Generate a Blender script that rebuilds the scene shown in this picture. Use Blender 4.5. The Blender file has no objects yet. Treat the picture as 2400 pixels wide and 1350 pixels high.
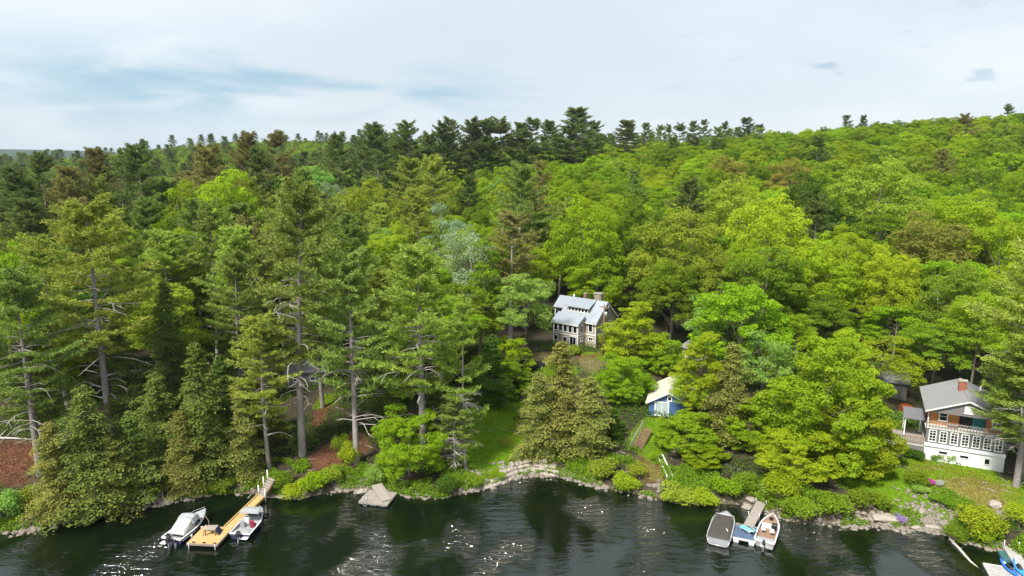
import bpy, math, random
import numpy as np
from mathutils import Vector, Matrix
R = math.radians
scene = bpy.context.scene
col = scene.collection
# ------------------------------------------------------------------ camera
CAMH = 39.0; PITCH = R(10.5); F = 1600.0          # focal length in pixels of a 2400 wide picture
cam_d = bpy.data.cameras.new('camera'); cam = bpy.data.objects.new('camera', cam_d); col.objects.link(cam)
cam.location = (0, 0, CAMH); cam.rotation_euler = (R(90) - PITCH, 0, 0)
cam_d.sensor_width = 36.0; cam_d.lens = 36.0 * F / 2400.0; cam_d.clip_start = 0.5; cam_d.clip_end = 30000
scene.camera = cam
# ------------------------------------------------------------------ sky, sun, exposure
SUN_EL, SUN_AZ = R(52), R(215)                     # azimuth clockwise from +Y: behind the camera, to the left
world = bpy.data.worlds.new('World'); scene.world = world; world.use_nodes = True
nt = world.node_tree; nt.nodes.clear(); N = nt.nodes.new; L = nt.links.new
def wnode(t, **k):
    n = N(t)
    for a, b in k.items(): setattr(n, a, b)
    return n
def wmath(op, a, b=None, clamp=False):
    n = N('ShaderNodeMath'); n.operation = op; n.use_clamp = clamp
    for i, v in enumerate((a, b)):
        if v is None: continue
        if isinstance(v, (int, float)): n.inputs[i].default_value = v
        else: L(v, n.inputs[i])
    return n.outputs[0]
CLOUD_A, CLOUD_B = (0.545, 0.61, 0.66), (0.675, 0.725, 0.76)
sky = wnode('ShaderNodeTexSky', sky_type='NISHITA', sun_disc=False, sun_elevation=SUN_EL, sun_rotation=SUN_AZ)
tc = N('ShaderNodeTexCoord'); sep = N('ShaderNodeSeparateXYZ'); L(tc.outputs['Generated'], sep.inputs[0])
ay = wmath('ADD', wmath('ABSOLUTE', sep.outputs['Y']), 0.02)
U = wmath('DIVIDE', sep.outputs['X'], ay); Vv = wmath('DIVIDE', sep.outputs['Z'], wmath('POWER', wmath('ADD', wmath('MULTIPLY', sep.outputs['X'], sep.outputs['X']), wmath('MULTIPLY', sep.outputs['Y'], sep.outputs['Y'])), 0.5))
den = wmath('ADD', wmath('MAXIMUM', sep.outputs['Z'], 0.0), 0.22)
cmb = N('ShaderNodeCombineXYZ'); L(wmath('DIVIDE', sep.outputs['X'], den), cmb.inputs[0]); L(wmath('DIVIDE', sep.outputs['Y'], den), cmb.inputs[1])
cuv = N('ShaderNodeCombineXYZ'); L(U, cuv.inputs[0]); L(Vv, cuv.inputs[1])
def wnoise(src, sc, rough, dist, scale, off, det=6):
    mp = N('ShaderNodeMapping'); mp.inputs['Scale'].default_value = scale; mp.inputs['Location'].default_value = off; L(src, mp.inputs[0])
    n = N('ShaderNodeTexNoise'); n.inputs['Scale'].default_value = sc; n.inputs['Detail'].default_value = det; n.inputs['Roughness'].default_value = rough; n.inputs['Distortion'].default_value = dist
    L(mp.outputs[0], n.inputs['Vector']); return n.outputs['Fac']
def wramp(v, a, b):
    m = N('ShaderNodeMapRange'); m.interpolation_type = 'SMOOTHSTEP'; m.inputs['From Min'].default_value = a; m.inputs['From Max'].default_value = b; L(v, m.inputs['Value']); return m.outputs[0]
def wblob(u0, v0, du, dv):
    a = wmath('DIVIDE', wmath('SUBTRACT', U, u0), du); b = wmath('DIVIDE', wmath('SUBTRACT', Vv, v0), dv)
    return wmath('POWER', 2.718, wmath('MULTIPLY', wmath('ADD', wmath('MULTIPLY', a, a), wmath('MULTIPLY', b, b)), -1.0))
n1 = wnoise(cmb.outputs[0], 0.8, 0.5, 0.4, (.8, 1, 1), (3.1, 1.7, 0))          # wide, soft overcast
n2 = wnoise(cuv.outputs[0], 1.0, 0.55, 0.5, (3.2, 17, 1), (2.3, 5.1, 0))         # streaks of the break in the cloud
n3 = wnoise(cuv.outputs[0], 1.0, 0.5, 0.3, (11, 46, 1), (4.7, 1.9, 0), 3)        # small scud
gap = wmath('MULTIPLY', wramp(n2, 0.36, 0.60), wmath('MINIMUM', wmath('ADD', wblob(-.50, .095, .34, .05), wblob(-.2, .09, .16, .03)), 1.0))
scud = wmath('MULTIPLY', wramp(n3, 0.60, 0.74), wmath('ADD', wblob(.52, .125, .26, .05), wblob(0, .17, .05, .02)))
shade = wramp(n1, 0.30, 0.70)
def wmix(f, a, b):
    m = N('ShaderNodeMix'); m.data_type = 'RGBA'; L(f, m.inputs['Factor'])
    for k, v in (('A', a), ('B', b)):
        if isinstance(v, tuple): m.inputs[k].default_value = (*v, 1)
        else: L(v, m.inputs[k])
    return m.outputs['Result']
c = wmix(shade, CLOUD_A, CLOUD_B); c = wmix(scud, c, (0.36, 0.46, 0.55))
bg_sky = N('ShaderNodeBackground'); L(sky.outputs[0], bg_sky.inputs[0]); bg_sky.inputs[1].default_value = 0.10
bg_cl = N('ShaderNodeBackground'); L(wmix(wmath('MULTIPLY', gap, .9), c, (0.26, 0.43, 0.54)), bg_cl.inputs[0]); bg_cl.inputs[1].default_value = 1.0
mx = N('ShaderNodeMixShader'); mx.inputs[0].default_value = 0.9; L(bg_sky.outputs[0], mx.inputs[1]); L(bg_cl.outputs[0], mx.inputs[2])
out = N('ShaderNodeOutputWorld'); L(mx.outputs[0], out.inputs[0])
sun_d = bpy.data.lights.new('sun', 'SUN'); sun = bpy.data.objects.new('sun', sun_d); col.objects.link(sun)
sun_d.energy = 5.0; sun_d.angle = R(10); sun_d.color = (1.0, 0.95, 0.86)
sd = Vector((math.sin(SUN_AZ) * math.cos(SUN_EL), math.cos(SUN_AZ) * math.cos(SUN_EL), math.sin(SUN_EL)))
sun.rotation_euler = sd.to_track_quat('Z', 'Y').to_euler(); sun.location = (0, 0, 120)
vs = scene.view_settings; vs.view_transform = 'Standard'; vs.look = 'None'; vs.gamma = 1.0; vs.use_curve_mapping = False; vs.exposure = 0.5
# ------------------------------------------------------------------ pixel <-> place helpers (photograph pixels)
CP, SP = math.cos(PITCH), math.sin(PITCH)
def ray(px, py):
    a, b = (px - 1200) / F, (675 - py) / F
    return Vector((a, CP + b * SP, -SP + b * CP))
def at_z(px, py, z=0.0):
    r = ray(px, py); t = (z - CAMH) / r.z; return Vector((r.x * t, r.y * t, z))
def at_y(px, py, Y):
    r = ray(px, py); t = Y / r.y; return Vector((r.x * t, Y, CAMH + r.z * t))
def proj(p):
    x, y, z = p[0], p[1], p[2] - CAMH
    d = y * CP - z * SP; u = y * SP + z * CP
    return 1200 + F * x / d, 675 - F * u / d, d
# ------------------------------------------------------------------ mesh helpers
def tag(o, label=None, cat=None, group=None, kind=None):
    if label: o['label'] = label
    if cat: o['category'] = cat
    if group: o['group'] = group
    if kind: o['kind'] = kind
    return o
def empty(name, loc, rz=0.0, label=None, cat=None, group=None):
    o = bpy.data.objects.new(name, None); o.empty_display_size = 0.3; col.objects.link(o)
    o.location = loc; o.rotation_euler = (0, 0, rz); return tag(o, label, cat, group)
class MB:
    def __init__(s): s.v = []; s.f = []; s.sm = []
    def add(s, vs, fs, smooth=False):
        b = len(s.v); s.v += [tuple(v) for v in vs]; s.f += [tuple(i + b for i in f) for f in fs]; s.sm += [smooth] * len(fs); return s
    def box(s, x0, x1, y0, y1, z0, z1):
        return s.add([(x0,y0,z0),(x1,y0,z0),(x1,y1,z0),(x0,y1,z0),(x0,y0,z1),(x1,y0,z1),(x1,y1,z1),(x0,y1,z1)],
                     [(3,2,1,0),(4,5,6,7),(0,1,5,4),(1,2,6,5),(2,3,7,6),(3,0,4,7)])
    def obox(s, M, sx, sy, sz):
        vs = [M @ Vector((x*sx/2, y*sy/2, z*sz/2)) for z in (-1,1) for x, y in ((-1,-1),(1,-1),(1,1),(-1,1))]
        return s.add(vs, [(3,2,1,0),(4,5,6,7),(0,1,5,4),(1,2,6,5),(2,3,7,6),(3,0,4,7)])
    def bar(s, a, b, w, h, up=(0,0,1)):
        a, b = Vector(a), Vector(b); d = (b - a); ln = d.length; d.normalize(); u = Vector(up)
        if abs(d.dot(u)) > 0.99: u = Vector((0,1,0))
        sd = d.cross(u).normalized(); u = sd.cross(d)
        M = Matrix.Translation((a + b) / 2) @ Matrix((d, sd, u)).transposed().to_4x4()
        return s.obox(M, ln, w, h)
    def prism(s, poly, axis, a, b):                 # poly: 2-D points; axis 'x','y','z' is the extrusion direction
        def P(q, t): return {'x': (t, q[0], q[1]), 'y': (q[0], t, q[1]), 'z': (q[0], q[1], t)}[axis]
        n = len(poly); vs = [P(q, a) for q in poly] + [P(q, b) for q in poly]
        return s.add(vs, [tuple(range(n))[::-1], tuple(range(n, 2*n))] + [(i, (i+1) % n, n + (i+1) % n, n + i) for i in range(n)])
    def tube(s, pts, rad, n=7, cap=True):
        pts = [Vector(p) for p in pts]
        if not isinstance(rad, (list, tuple)): rad = [rad] * len(pts)
        vs, fs = [], []; sd0 = None
        for i, p in enumerate(pts):
            d = (pts[min(i+1, len(pts)-1)] - pts[max(i-1, 0)]).normalized()
            if sd0 is None:
                sd0 = d.orthogonal().normalized()
            sd = (sd0 - d * sd0.dot(d)); sd = sd.normalized() if sd.length > 1e-5 else d.orthogonal().normalized(); sd0 = sd
            u = d.cross(sd)
            for k in range(n):
                a = 2 * math.pi * k / n; vs.append(p + (sd * math.cos(a) + u * math.sin(a)) * rad[i])
        for i in range(len(pts) - 1):
            for k in range(n): fs.append((i*n + k, i*n + (k+1) % n, (i+1)*n + (k+1) % n, (i+1)*n + k))
        s.add(vs, fs, True)
        if cap:
            b = len(s.v) - len(vs)
            s.f.append(tuple(b + k for k in range(n))[::-1]); s.f.append(tuple(b + (len(pts)-1)*n + k for k in range(n))); s.sm += [False, False]
        return s
    def mesh(s, name):
        m = bpy.data.meshes.new(name); m.from_pydata(s.v, [], s.f); m.polygons.foreach_set('use_smooth', s.sm); m.update(); return m
    def build(s, name, mat, parent=None, label=None, cat=None, group=None, kind=None, bevel=0):
        return mobj(name, s.mesh(name), mat, parent, label, cat, group, kind, bevel)
def mobj(name, mesh, mat, parent=None, label=None, cat=None, group=None, kind=None, bevel=0):
    o = bpy.data.objects.new(name, mesh); col.objects.link(o)
    if mat and not mesh.materials: mesh.materials.append(mat)
    if parent: o.parent = parent
    if bevel:
        b = o.modifiers.new('bevel', 'BEVEL'); b.width = bevel; b.segments = 1; b.limit_method = 'ANGLE'
    return tag(o, label, cat, group, kind)
def npmesh(name, V, Fc, tint=None, smooth=False):
    """V (n,3) ; Fc (m,k) equal-sided faces ; tint per vertex float"""
    m = bpy.data.meshes.new(name); n, k = Fc.shape
    m.vertices.add(len(V)); m.vertices.foreach_set('co', np.asarray(V, np.float32).ravel())
    m.loops.add(n * k); m.loops.foreach_set('vertex_index', Fc.astype(np.int32).ravel())
    m.polygons.add(n); m.polygons.foreach_set('loop_start', np.arange(0, n*k, k, dtype=np.int32))
    m.polygons.foreach_set('use_smooth', np.full(n, smooth, bool))
    m.update(calc_edges=True)
    if tint is not None:
        a = m.attributes.new('tint', 'FLOAT', 'POINT'); a.data.foreach_set('value', np.asarray(tint, np.float32))
    return m
# ------------------------------------------------------------------ materials
def newmat(name):
    m = bpy.data.materials.new(name); m.use_nodes = True; t = m.node_tree; t.nodes.clear(); return m, t
def mat(name, c, rough=0.7, metal=0.0, var=0.25, scale=3.0, bump=0.0, bscale=20.0, c2=None, stretch=(1,1,1), spec=0.4, wave=None):
    m, t = newmat(name); N = t.nodes.new; L = t.links.new
    p = N('ShaderNodeBsdfPrincipled'); o = N('ShaderNodeOutputMaterial'); L(p.outputs[0], o.inputs[0])
    p.inputs['Roughness'].default_value = rough; p.inputs['Metallic'].default_value = metal; p.inputs['Specular IOR Level'].default_value = spec
    tc = N('ShaderNodeTexCoord'); mp = N('ShaderNodeMapping'); mp.inputs['Scale'].default_value = stretch; L(tc.outputs['Object'], mp.inputs[0])
    oi = N('ShaderNodeObjectInfo'); ad = N('ShaderNodeVectorMath'); ad.operation = 'MULTIPLY_ADD'
    L(oi.outputs['Random'], ad.inputs[0]); ad.inputs[1].default_value = (37, 53, 71); L(mp.outputs[0], ad.inputs[2])
    nz = N('ShaderNodeTexNoise'); nz.inputs['Scale'].default_value = scale; nz.inputs['Detail'].default_value = 6; nz.inputs['Roughness'].default_value = 0.65; L(ad.outputs[0], nz.inputs['Vector'])
    mr = N('ShaderNodeMapRange'); mr.inputs['From Min'].default_value = 0.3; mr.inputs['From Max'].default_value = 0.7; L(nz.outputs['Fac'], mr.inputs['Value'])
    mx = N('ShaderNodeMix'); mx.data_type = 'RGBA'; L(mr.outputs[0], mx.inputs['Factor'])
    c2 = c2 or tuple(x * (1 - var) for x in c)
    mx.inputs['A'].default_value = (*c2, 1); mx.inputs['B'].default_value = (*c, 1)
    hv = N('ShaderNodeHueSaturation'); L(mx.outputs['Result'], hv.inputs['Color'])
    vr = N('ShaderNodeMapRange'); vr.inputs['To Min'].default_value = 1 - var * 0.35; vr.inputs['To Max'].default_value = 1 + var * 0.35; L(oi.outputs['Random'], vr.inputs['Value']); L(vr.outputs[0], hv.inputs['Value'])
    L(hv.outputs[0], p.inputs['Base Color'])
    hsrc = None
    if wave:
        w = N('ShaderNodeTexWave'); w.bands_direction = wave[0]; w.wave_profile = 'SAW'; w.inputs['Scale'].default_value = wave[1]; w.inputs['Distortion'].default_value = 0.3; L(tc.outputs['Object'], w.inputs['Vector']); hsrc = w.outputs['Fac']
        bp = N('ShaderNodeBump'); bp.inputs['Strength'].default_value = wave[2]; bp.inputs['Distance'].default_value = 0.03; L(hsrc, bp.inputs['Height']); L(bp.outputs[0], p.inputs['Normal'])
    elif bump:
        n2 = N('ShaderNodeTexNoise'); n2.inputs['Scale'].default_value = bscale; n2.inputs['Detail'].default_value = 4; L(ad.outputs[0], n2.inputs['Vector'])
        bp = N('ShaderNodeBump'); bp.inputs['Strength'].default_value = bump; bp.inputs['Distance'].default_value = 0.05; L(n2.outputs['Fac'], bp.inputs['Height']); L(bp.outputs[0], p.inputs['Normal'])
    return m
def leafmat(name, a, b, trans=0.32):
    m, t = newmat(name); N = t.nodes.new; L = t.links.new
    at = N('ShaderNodeAttribute'); at.attribute_name = 'tint'
    mx = N('ShaderNodeMix'); mx.data_type = 'RGBA'; L(at.outputs['Fac'], mx.inputs['Factor']); mx.inputs['A'].default_value = (*a, 1); mx.inputs['B'].default_value = (*b, 1)
    oi = N('ShaderNodeObjectInfo'); hv = N('ShaderNodeHueSaturation'); L(mx.outputs['Result'], hv.inputs['Color'])
    r1 = N('ShaderNodeMapRange'); r1.inputs['To Min'].default_value = 0.484; r1.inputs['To Max'].default_value = 0.514; L(oi.outputs['Random'], r1.inputs['Value']); L(r1.outputs[0], hv.inputs['Hue'])
    fr = N('ShaderNodeMath'); fr.operation = 'MULTIPLY'; L(oi.outputs['Random'], fr.inputs[0]); fr.inputs[1].default_value = 7.31
    fq = N('ShaderNodeMath'); fq.operation = 'FRACT'; L(fr.outputs[0], fq.inputs[0])
    r2 = N('ShaderNodeMapRange'); r2.inputs['To Min'].default_value = 0.82; r2.inputs['To Max'].default_value = 1.15; L(fq.outputs[0], r2.inputs['Value']); L(r2.outputs[0], hv.inputs['Value'])
    d = N('ShaderNodeBsdfDiffuse'); L(hv.outputs[0], d.inputs[0]); tr = N('ShaderNodeBsdfTranslucent'); L(hv.outputs[0], tr.inputs[0])
    ms = N('ShaderNodeMixShader'); ms.inputs[0].default_value = trans; L(d.outputs[0], ms.inputs[1]); L(tr.outputs[0], ms.inputs[2])
    gl = N('ShaderNodeBsdfGlossy'); gl.inputs['Roughness'].default_value = 0.45; m2 = N('ShaderNodeMixShader'); m2.inputs[0].default_value = 0.008; L(ms.outputs[0], m2.inputs[1]); L(gl.outputs[0], m2.inputs[2])
    o = N('ShaderNodeOutputMaterial'); L(m2.outputs[0], o.inputs[0]); return m
LG = 2.1
def gain(c): k = min(LG, .58 / max(c)); return tuple(q * k for q in c)
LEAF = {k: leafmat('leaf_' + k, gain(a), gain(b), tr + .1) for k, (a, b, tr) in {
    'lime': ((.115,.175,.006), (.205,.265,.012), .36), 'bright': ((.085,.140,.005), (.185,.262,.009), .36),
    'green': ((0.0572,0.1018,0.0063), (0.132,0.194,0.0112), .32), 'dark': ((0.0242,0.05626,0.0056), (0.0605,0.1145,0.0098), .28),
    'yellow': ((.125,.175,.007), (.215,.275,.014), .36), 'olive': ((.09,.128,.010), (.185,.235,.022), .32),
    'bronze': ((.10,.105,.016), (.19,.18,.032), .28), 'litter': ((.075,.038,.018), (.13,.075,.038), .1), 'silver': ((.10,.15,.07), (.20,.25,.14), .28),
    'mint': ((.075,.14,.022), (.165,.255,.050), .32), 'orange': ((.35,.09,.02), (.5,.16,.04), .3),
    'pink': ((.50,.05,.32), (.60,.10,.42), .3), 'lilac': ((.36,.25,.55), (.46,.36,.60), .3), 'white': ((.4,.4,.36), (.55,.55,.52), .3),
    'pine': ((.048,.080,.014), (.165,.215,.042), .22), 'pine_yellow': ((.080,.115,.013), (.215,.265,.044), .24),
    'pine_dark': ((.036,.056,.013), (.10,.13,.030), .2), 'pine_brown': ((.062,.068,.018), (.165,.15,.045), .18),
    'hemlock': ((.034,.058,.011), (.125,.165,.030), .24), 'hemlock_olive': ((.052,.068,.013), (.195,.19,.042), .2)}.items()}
M = dict(
    bark=mat('bark', (.22,.19,.165), .9, var=.5, scale=4, bump=.6, bscale=9, stretch=(1,1,.25)),
    pinebark=mat('pine_bark', (.33,.29,.27), .9, var=.45, scale=5, bump=.7, bscale=8, stretch=(1,1,.3)),
    deadwood=mat('dead_wood', (.52,.48,.43), .85, var=.35, scale=3),
    grey_siding=mat('grey_siding', (.40,.345,.275), .7, var=.14, scale=1.2, wave=('Z', 2.2, .35)),
    white=mat('white_paint', (.80,.80,.78), .5, var=.07, scale=2), offwhite=mat('weathered_white_paint', (.66,.65,.62), .6, var=.25, scale=3),
    metal_roof=mat('metal_roof', (.40,.44,.49), .38, .35, var=.12, scale=.8, spec=.5),
    seam=mat('roof_seam', (.34,.385,.44), .4, .35, var=.1), glass=mat('window_glass', (.012,.016,.026), .06, var=.3, spec=.6),
    teal_glass=mat('teal_curtain_glass', (.02,.17,.20), .12, var=.5, spec=.6, scale=2), curtain=mat('pale_door_glass', (.42,.50,.50), .15, var=.25, spec=.6),
    stone=mat('stone', (.40,.355,.30), .85, var=.4, scale=3, bump=.5, bscale=6), rock=mat('shore_rock', (.30,.26,.22), .85, var=.5, scale=2.2, bump=.6, bscale=5),
    chimney_stone=mat('chimney_stone', (.40,.33,.26), .85, var=.55, scale=5, bump=.5), brick=mat('brick', (.36,.13,.08), .8, var=.3, scale=9, bump=.3),
    blue_siding=mat('blue_siding', (.07,.15,.32), .6, var=.2, scale=1.5, wave=('Z', 2.2, .35)),
    cream_roof=mat('cream_roof', (.58,.54,.45), .6, var=.22, scale=1.5, bump=.2),
    shingle_roof=mat('asphalt_shingle', (.235,.23,.23), .9, var=.18, scale=2.5, bump=.3, bscale=12),
    dark_roof=mat('dark_shingle', (.15,.15,.165), .9, var=.25, scale=2, bump=.3),
    cedar=mat('cedar_shingle', (.46,.19,.06), .8, var=.45, scale=5, bump=.4, bscale=10), grey_shingle=mat('weathered_shingle', (.26,.25,.25), .9, var=.55, scale=5, bump=.4, bscale=10, stretch=(1,1,3)),
    grey_wood=mat('weathered_wood', (.36,.32,.28), .85, var=.3, scale=3, stretch=(1,6,1)), rail_wood=mat('weathered_rail', (.30,.245,.20), .85, var=.3, scale=3),
    new_wood=mat('new_pine_board', (.55,.37,.155), .7, var=.16, scale=3, stretch=(1,6,1)), stair_wood=mat('stair_wood', (.27,.16,.105), .8, var=.3, scale=3),
    lattice=mat('lattice', (.22,.20,.20), .9, var=.4, scale=8), navy=mat('navy_gelcoat', (.018,.02,.075), .2, var=.15, spec=.6), boat_white=mat('boat_gelcoat', (.72,.72,.74), .25, var=.06, spec=.6),
    boat_grey=mat('boat_deck_grey', (.34,.34,.36), .6, var=.2), canvas=mat('grey_canvas', (.36,.38,.39), .8, var=.2, scale=2, bump=.3, bscale=4), canvas_dark=mat('dark_canvas', (.05,.058,.07), .8, var=.3, scale=2),
    canvas_pale=mat('pale_canvas', (.46,.45,.45), .8, var=.25, scale=3, bump=.5, bscale=4), tarp=mat('olive_tarp', (.075,.068,.055), .85, var=.3, scale=1.5, bump=.3, bscale=3), alu=mat('aluminium', (.55,.56,.58), .35, .7, var=.1),
    black=mat('black_plastic', (.02,.02,.022), .4, var=.2), red=mat('dark_red_vinyl', (.25,.025,.05), .6, var=.2), tan=mat('tan_carpet', (.30,.19,.125), .9, var=.2), teal=mat('teal_sling', (.14,.62,.55), .6, var=.08),
    dock_blue=mat('blue_carpet', (.085,.135,.215), .95, var=.28, scale=2), kayak=mat('kayak_blue', (.03,.16,.62), .35, var=.1, spec=.5), kayak2=mat('kayak_light_blue', (.05,.32,.80), .35, var=.1, spec=.5), kayak_pale=mat('kayak_pale', (.55,.68,.85), .4, var=.1),
    teal_dark=mat('teal_box', (.05,.17,.17), .6, var=.3), red_siding=mat('dull_red_siding', (.25,.13,.10), .8, var=.3), car=mat('black_car_paint', (.02,.02,.024), .2, var=.2, spec=.6), rubber=mat('rubber', (.02,.02,.02), .8), pole=mat('utility_pole_wood', (.26,.15,.085), .85, var=.35, stretch=(1,1,.3)), rope=mat('rope', (.35,.32,.28), .9), gravel=mat('gravel', (.33,.29,.24), .95, var=.3, scale=6), navy_cloth=mat('navy_towel', (.03,.04,.10), .9, var=.3), lattice_floor=mat('dock_grey', (.42,.41,.40), .8, var=.25, scale=2))
# ------------------------------------------------------------------ terrain
shore_px = [(-700,1440),(-250,1320),(0,1252),(110,1235),(200,1212),(300,1192),(370,1182),(440,1170),(500,1160),(550,1156),(610,1158),(650,1162),(700,1165),(750,1160),(800,1149),(860,1146),(910,1150),(960,1166),(1040,1168),(1075,1160),(1100,1149),(1150,1140),(1180,1130),(1220,1117),(1250,1112),(1290,1114),(1330,1121),(1360,1129),(1400,1141),(1450,1150),(1540,1168),(1650,1180),(1700,1180),(1740,1184),(1800,1200),(1850,1221),(1900,1228),(1960,1232),(2050,1232),(2110,1238),(2150,1236),(2200,1245),(2240,1262),(2300,1283),(2350,1290),(2400,1320),(2500,1360),(2800,1440)]
SH = [at_z(a, b, 0) for a, b in shore_px]
SHX = np.array([-4000] + [p.x for p in SH] + [4000]); SHY = np.array([SH[0].y - 400] + [p.y for p in SH] + [SH[-1].y - 300])
def shore_y(x): return np.interp(x, SHX, SHY)
def ss(a, b, x):
    t = np.clip((x - a) / (b - a), 0, 1); return t * t * (3 - 2 * t)
def hsh(x, y, s):                                    # smooth value noise from a few sines
    return (np.sin(x / s + 1.3 * np.sin(y / s * .7)) * np.cos(y / s * 1.1 + .8 * np.sin(x / s * .6 + 2)))
PADS = []                                            # (x, y, z, inner radius, outer radius)
A_AZ = [-.95,-.75,-.55,-.4,-.25,-.1,.05,.2,.35,.5,.65,.8,.95]
A_H  = [2, 3, 6, 9, 13, 19, 25, 29, 32, 37, 43, 49, 52]
def ground(x, y):
    x = np.asarray(x, float); y = np.asarray(y, float)
    d = y - shore_y(x)
    land = 0.75 * ss(-.2, 1.5, d) + 5.2 * (1 - np.exp(-np.maximum(d, 0) / 30)) * ss(0, 6, d)
    wet = -0.02 + np.minimum(d, 0) * .16; wet = np.maximum(wet, -4.5)
    z = np.where(d > -.2, land - .03, wet)
    z = z + .12 * hsh(x, y, 3.1) * ss(.5, 4, d) + .5 * hsh(x, y, 17.) * ss(8, 30, d)
    az = x / np.maximum(y, 40)
    z = z + np.interp(az, A_AZ, A_H) * ss(118, 430, y) * ss(2000, 900, y)
    z = z + 3 * hsh(x, y, 60.) * ss(150, 300, y)
    r = np.hypot(x, y)
    for cx, cy, h, rad in ((-430, 1000, 24, 260), (-190, 950, 22, 240), (-900, 1800, 22, 500), (-3300, 4300, 95, 1100), (-1500, 3200, 45, 900), (-2400, 6000, 70, 1500)):
        z = z + h * np.exp(-((x - cx) ** 2 + (y - cy) ** 2) / rad ** 2) * ss(350, 700, y)
    for cx, cy, cz, r0, r1 in PADS:
        w = ss(r1, r0, np.hypot(x - cx, y - cy)) * ss(.5, 3, d); z = z * (1 - w) + cz * w
    return z
def gz(x, y): return float(ground(x, y))
Z_GREY, Z_SHED, Z_WHITE = 6.2, 4.6, 2.7
P_GREY = at_z(1395, 815, Z_GREY); P_SHED = at_z(1520, 972, Z_SHED); P_WHITE = at_z(2163, 1076, Z_WHITE)
PADS += [(P_GREY.x - 1, P_GREY.y + 3, Z_GREY, 9, 20), (P_SHED.x + 3, P_SHED.y + 4, Z_SHED, 6.0, 11), (P_WHITE.x + 4, P_WHITE.y + 3, Z_WHITE, 8, 15)]
def axis(lo, hi, step, f0, f1, grow=1.13):
    a = list(np.arange(f0, f1 + 1e-6, step)); s = step
    while a[-1] < hi: s = min(s * grow, 260); a.append(a[-1] + s)
    s = step
    while a[0] > lo: s = min(s * grow, 260); a.insert(0, a[0] - s)
    return np.array(a)
gx = axis(-7000, 7000, .55, -68, 78); gy = axis(-60, 8500, .5, 54, 104, 1.06)
GX, GY = np.meshgrid(gx, gy); GZ = ground(GX, GY); nx, ny = len(gx), len(gy)
ii = (np.arange(ny - 1)[:, None] * nx + np.arange(nx - 1)[None, :]).ravel()
gm = npmesh('ground', np.stack([GX.ravel(), GY.ravel(), GZ.ravel()], 1), np.stack([ii, ii + 1, ii + nx + 1, ii + nx], 1), smooth=True)
# cover per vertex: what grows or lies there (lawn, dry lawn, needle litter, sand, forest floor)
C_LITTER, C_LAWN, C_DRY, C_NEEDLE, C_SAND, C_BED, C_GRAVEL, C_FAR = map(np.array, ((.05,.042,.026), (.095,.19,.010), (.26,.205,.07), (.20,.095,.052), (.30,.255,.18), (.05,.045,.018), (.26,.22,.165), (.022,.050,.014)))
X, Y = GX.ravel(), GY.ravel(); Dd = Y - shore_y(X)
Cc = np.tile(C_LITTER, (len(X), 1))
def paint(c, w): 
    global Cc
    w = np.clip(w, 0, 1)[:, None]; Cc = Cc * (1 - w) + c * w
def blob(px, py, z, rx, ry, soft=.5):
    c = at_z(px, py, z); q = np.hypot((X - c.x) / rx, (Y - c.y) / ry) + .18 * hsh(X, Y, 1.1) + .15 * hsh(X + 40, Y, 2.7); return 1 - ss(1 - soft, 1 + .15, q)
paint(C_LAWN, blob(1185, 1020, 2.5, 6.5, 11)); paint(C_LAWN, blob(1160, 1085, 1, 5, 4)); paint(C_LAWN, blob(1150, 950, 3, 5, 6))
paint(C_DRY, blob(1225, 985, 3, 1.6, 3.2, .8) * .7); paint(C_DRY, blob(1260, 1075, 1, 3.2, 2.0, .8) * .8); paint(C_DRY, blob(1190, 1035, 2, 1.0, 1.4, .9) * .6)
paint(C_LAWN, blob(2200, 1140, 2, 9.5, 6)); paint(C_LAWN, blob(2080, 1120, 2, 6, 5)); paint(C_LAWN, blob(2330, 1180, 1.5, 6, 6))
paint(C_DRY, blob(2285, 1150, 2, 6, 4, .9) * .95); paint(C_DRY, blob(2180, 1100, 2.5, 5, 1.8, .9) * .65); paint(C_DRY, blob(2330, 1200, 1.3, 2.5, 3, .9) * .8)
paint(C_LAWN * .8, blob(1530, 1010, 4, 3, 3.5)); paint(C_DRY * .75, blob(1530, 1100, 1.5, 2.6, 4, .8) * .8); paint(C_LAWN * .8, blob(1540, 1070, 2, 2, 2, .8) * .6)
paint(C_NEEDLE, blob(15, 1110, 1.6, 5, 7)); paint(C_NEEDLE, blob(360, 1110, 1, 2.2, 4, .7)); paint(C_NEEDLE, blob(775, 1080, 1.5, 3.2, 4.2, .7) * .9); paint(C_NEEDLE, blob(760, 965, 3, 1.2, 6, .8) * .8); paint(C_NEEDLE, blob(830, 1045, 2, 2.2, 5, .8) * .7); paint(C_LAWN * .6, blob(770, 935, 3.5, 2.2, 4, .7) * .8)
paint(C_GRAVEL, blob(1390, 850, 6, 3.5, 4, .7)*.85); paint(C_GRAVEL, blob(1270, 835, 6, 5.5, 2.4, .7)*.8); paint(C_DRY * .8, blob(1390, 832, 6, 5, 2.5, .8) * .7); paint(C_GRAVEL, blob(1565, 835, 6, 2.2, 6, .7)*.8); paint(C_DRY, blob(1545, 860, 5.5, 3, 3, .8) * .6)
paint(C_LAWN * .7, blob(1360, 825, 6.2, 6, 2.0, .8) * .5); paint(C_LAWN * .6, blob(1300, 860, 5.8, 7, 4, .8) * .7); paint(C_LAWN * .6, blob(1450, 870, 5.6, 6, 5, .8) * .6)
paint(C_GRAVEL, blob(30, 575, 8, 14, 8, .6)); paint(C_DRY * .5, blob(1960, 790, 8, 7, 7, .6))
paint(C_SAND * .45, np.exp(-((Dd - .1) / .7) ** 2) * .6 * (Y < 120))
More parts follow.
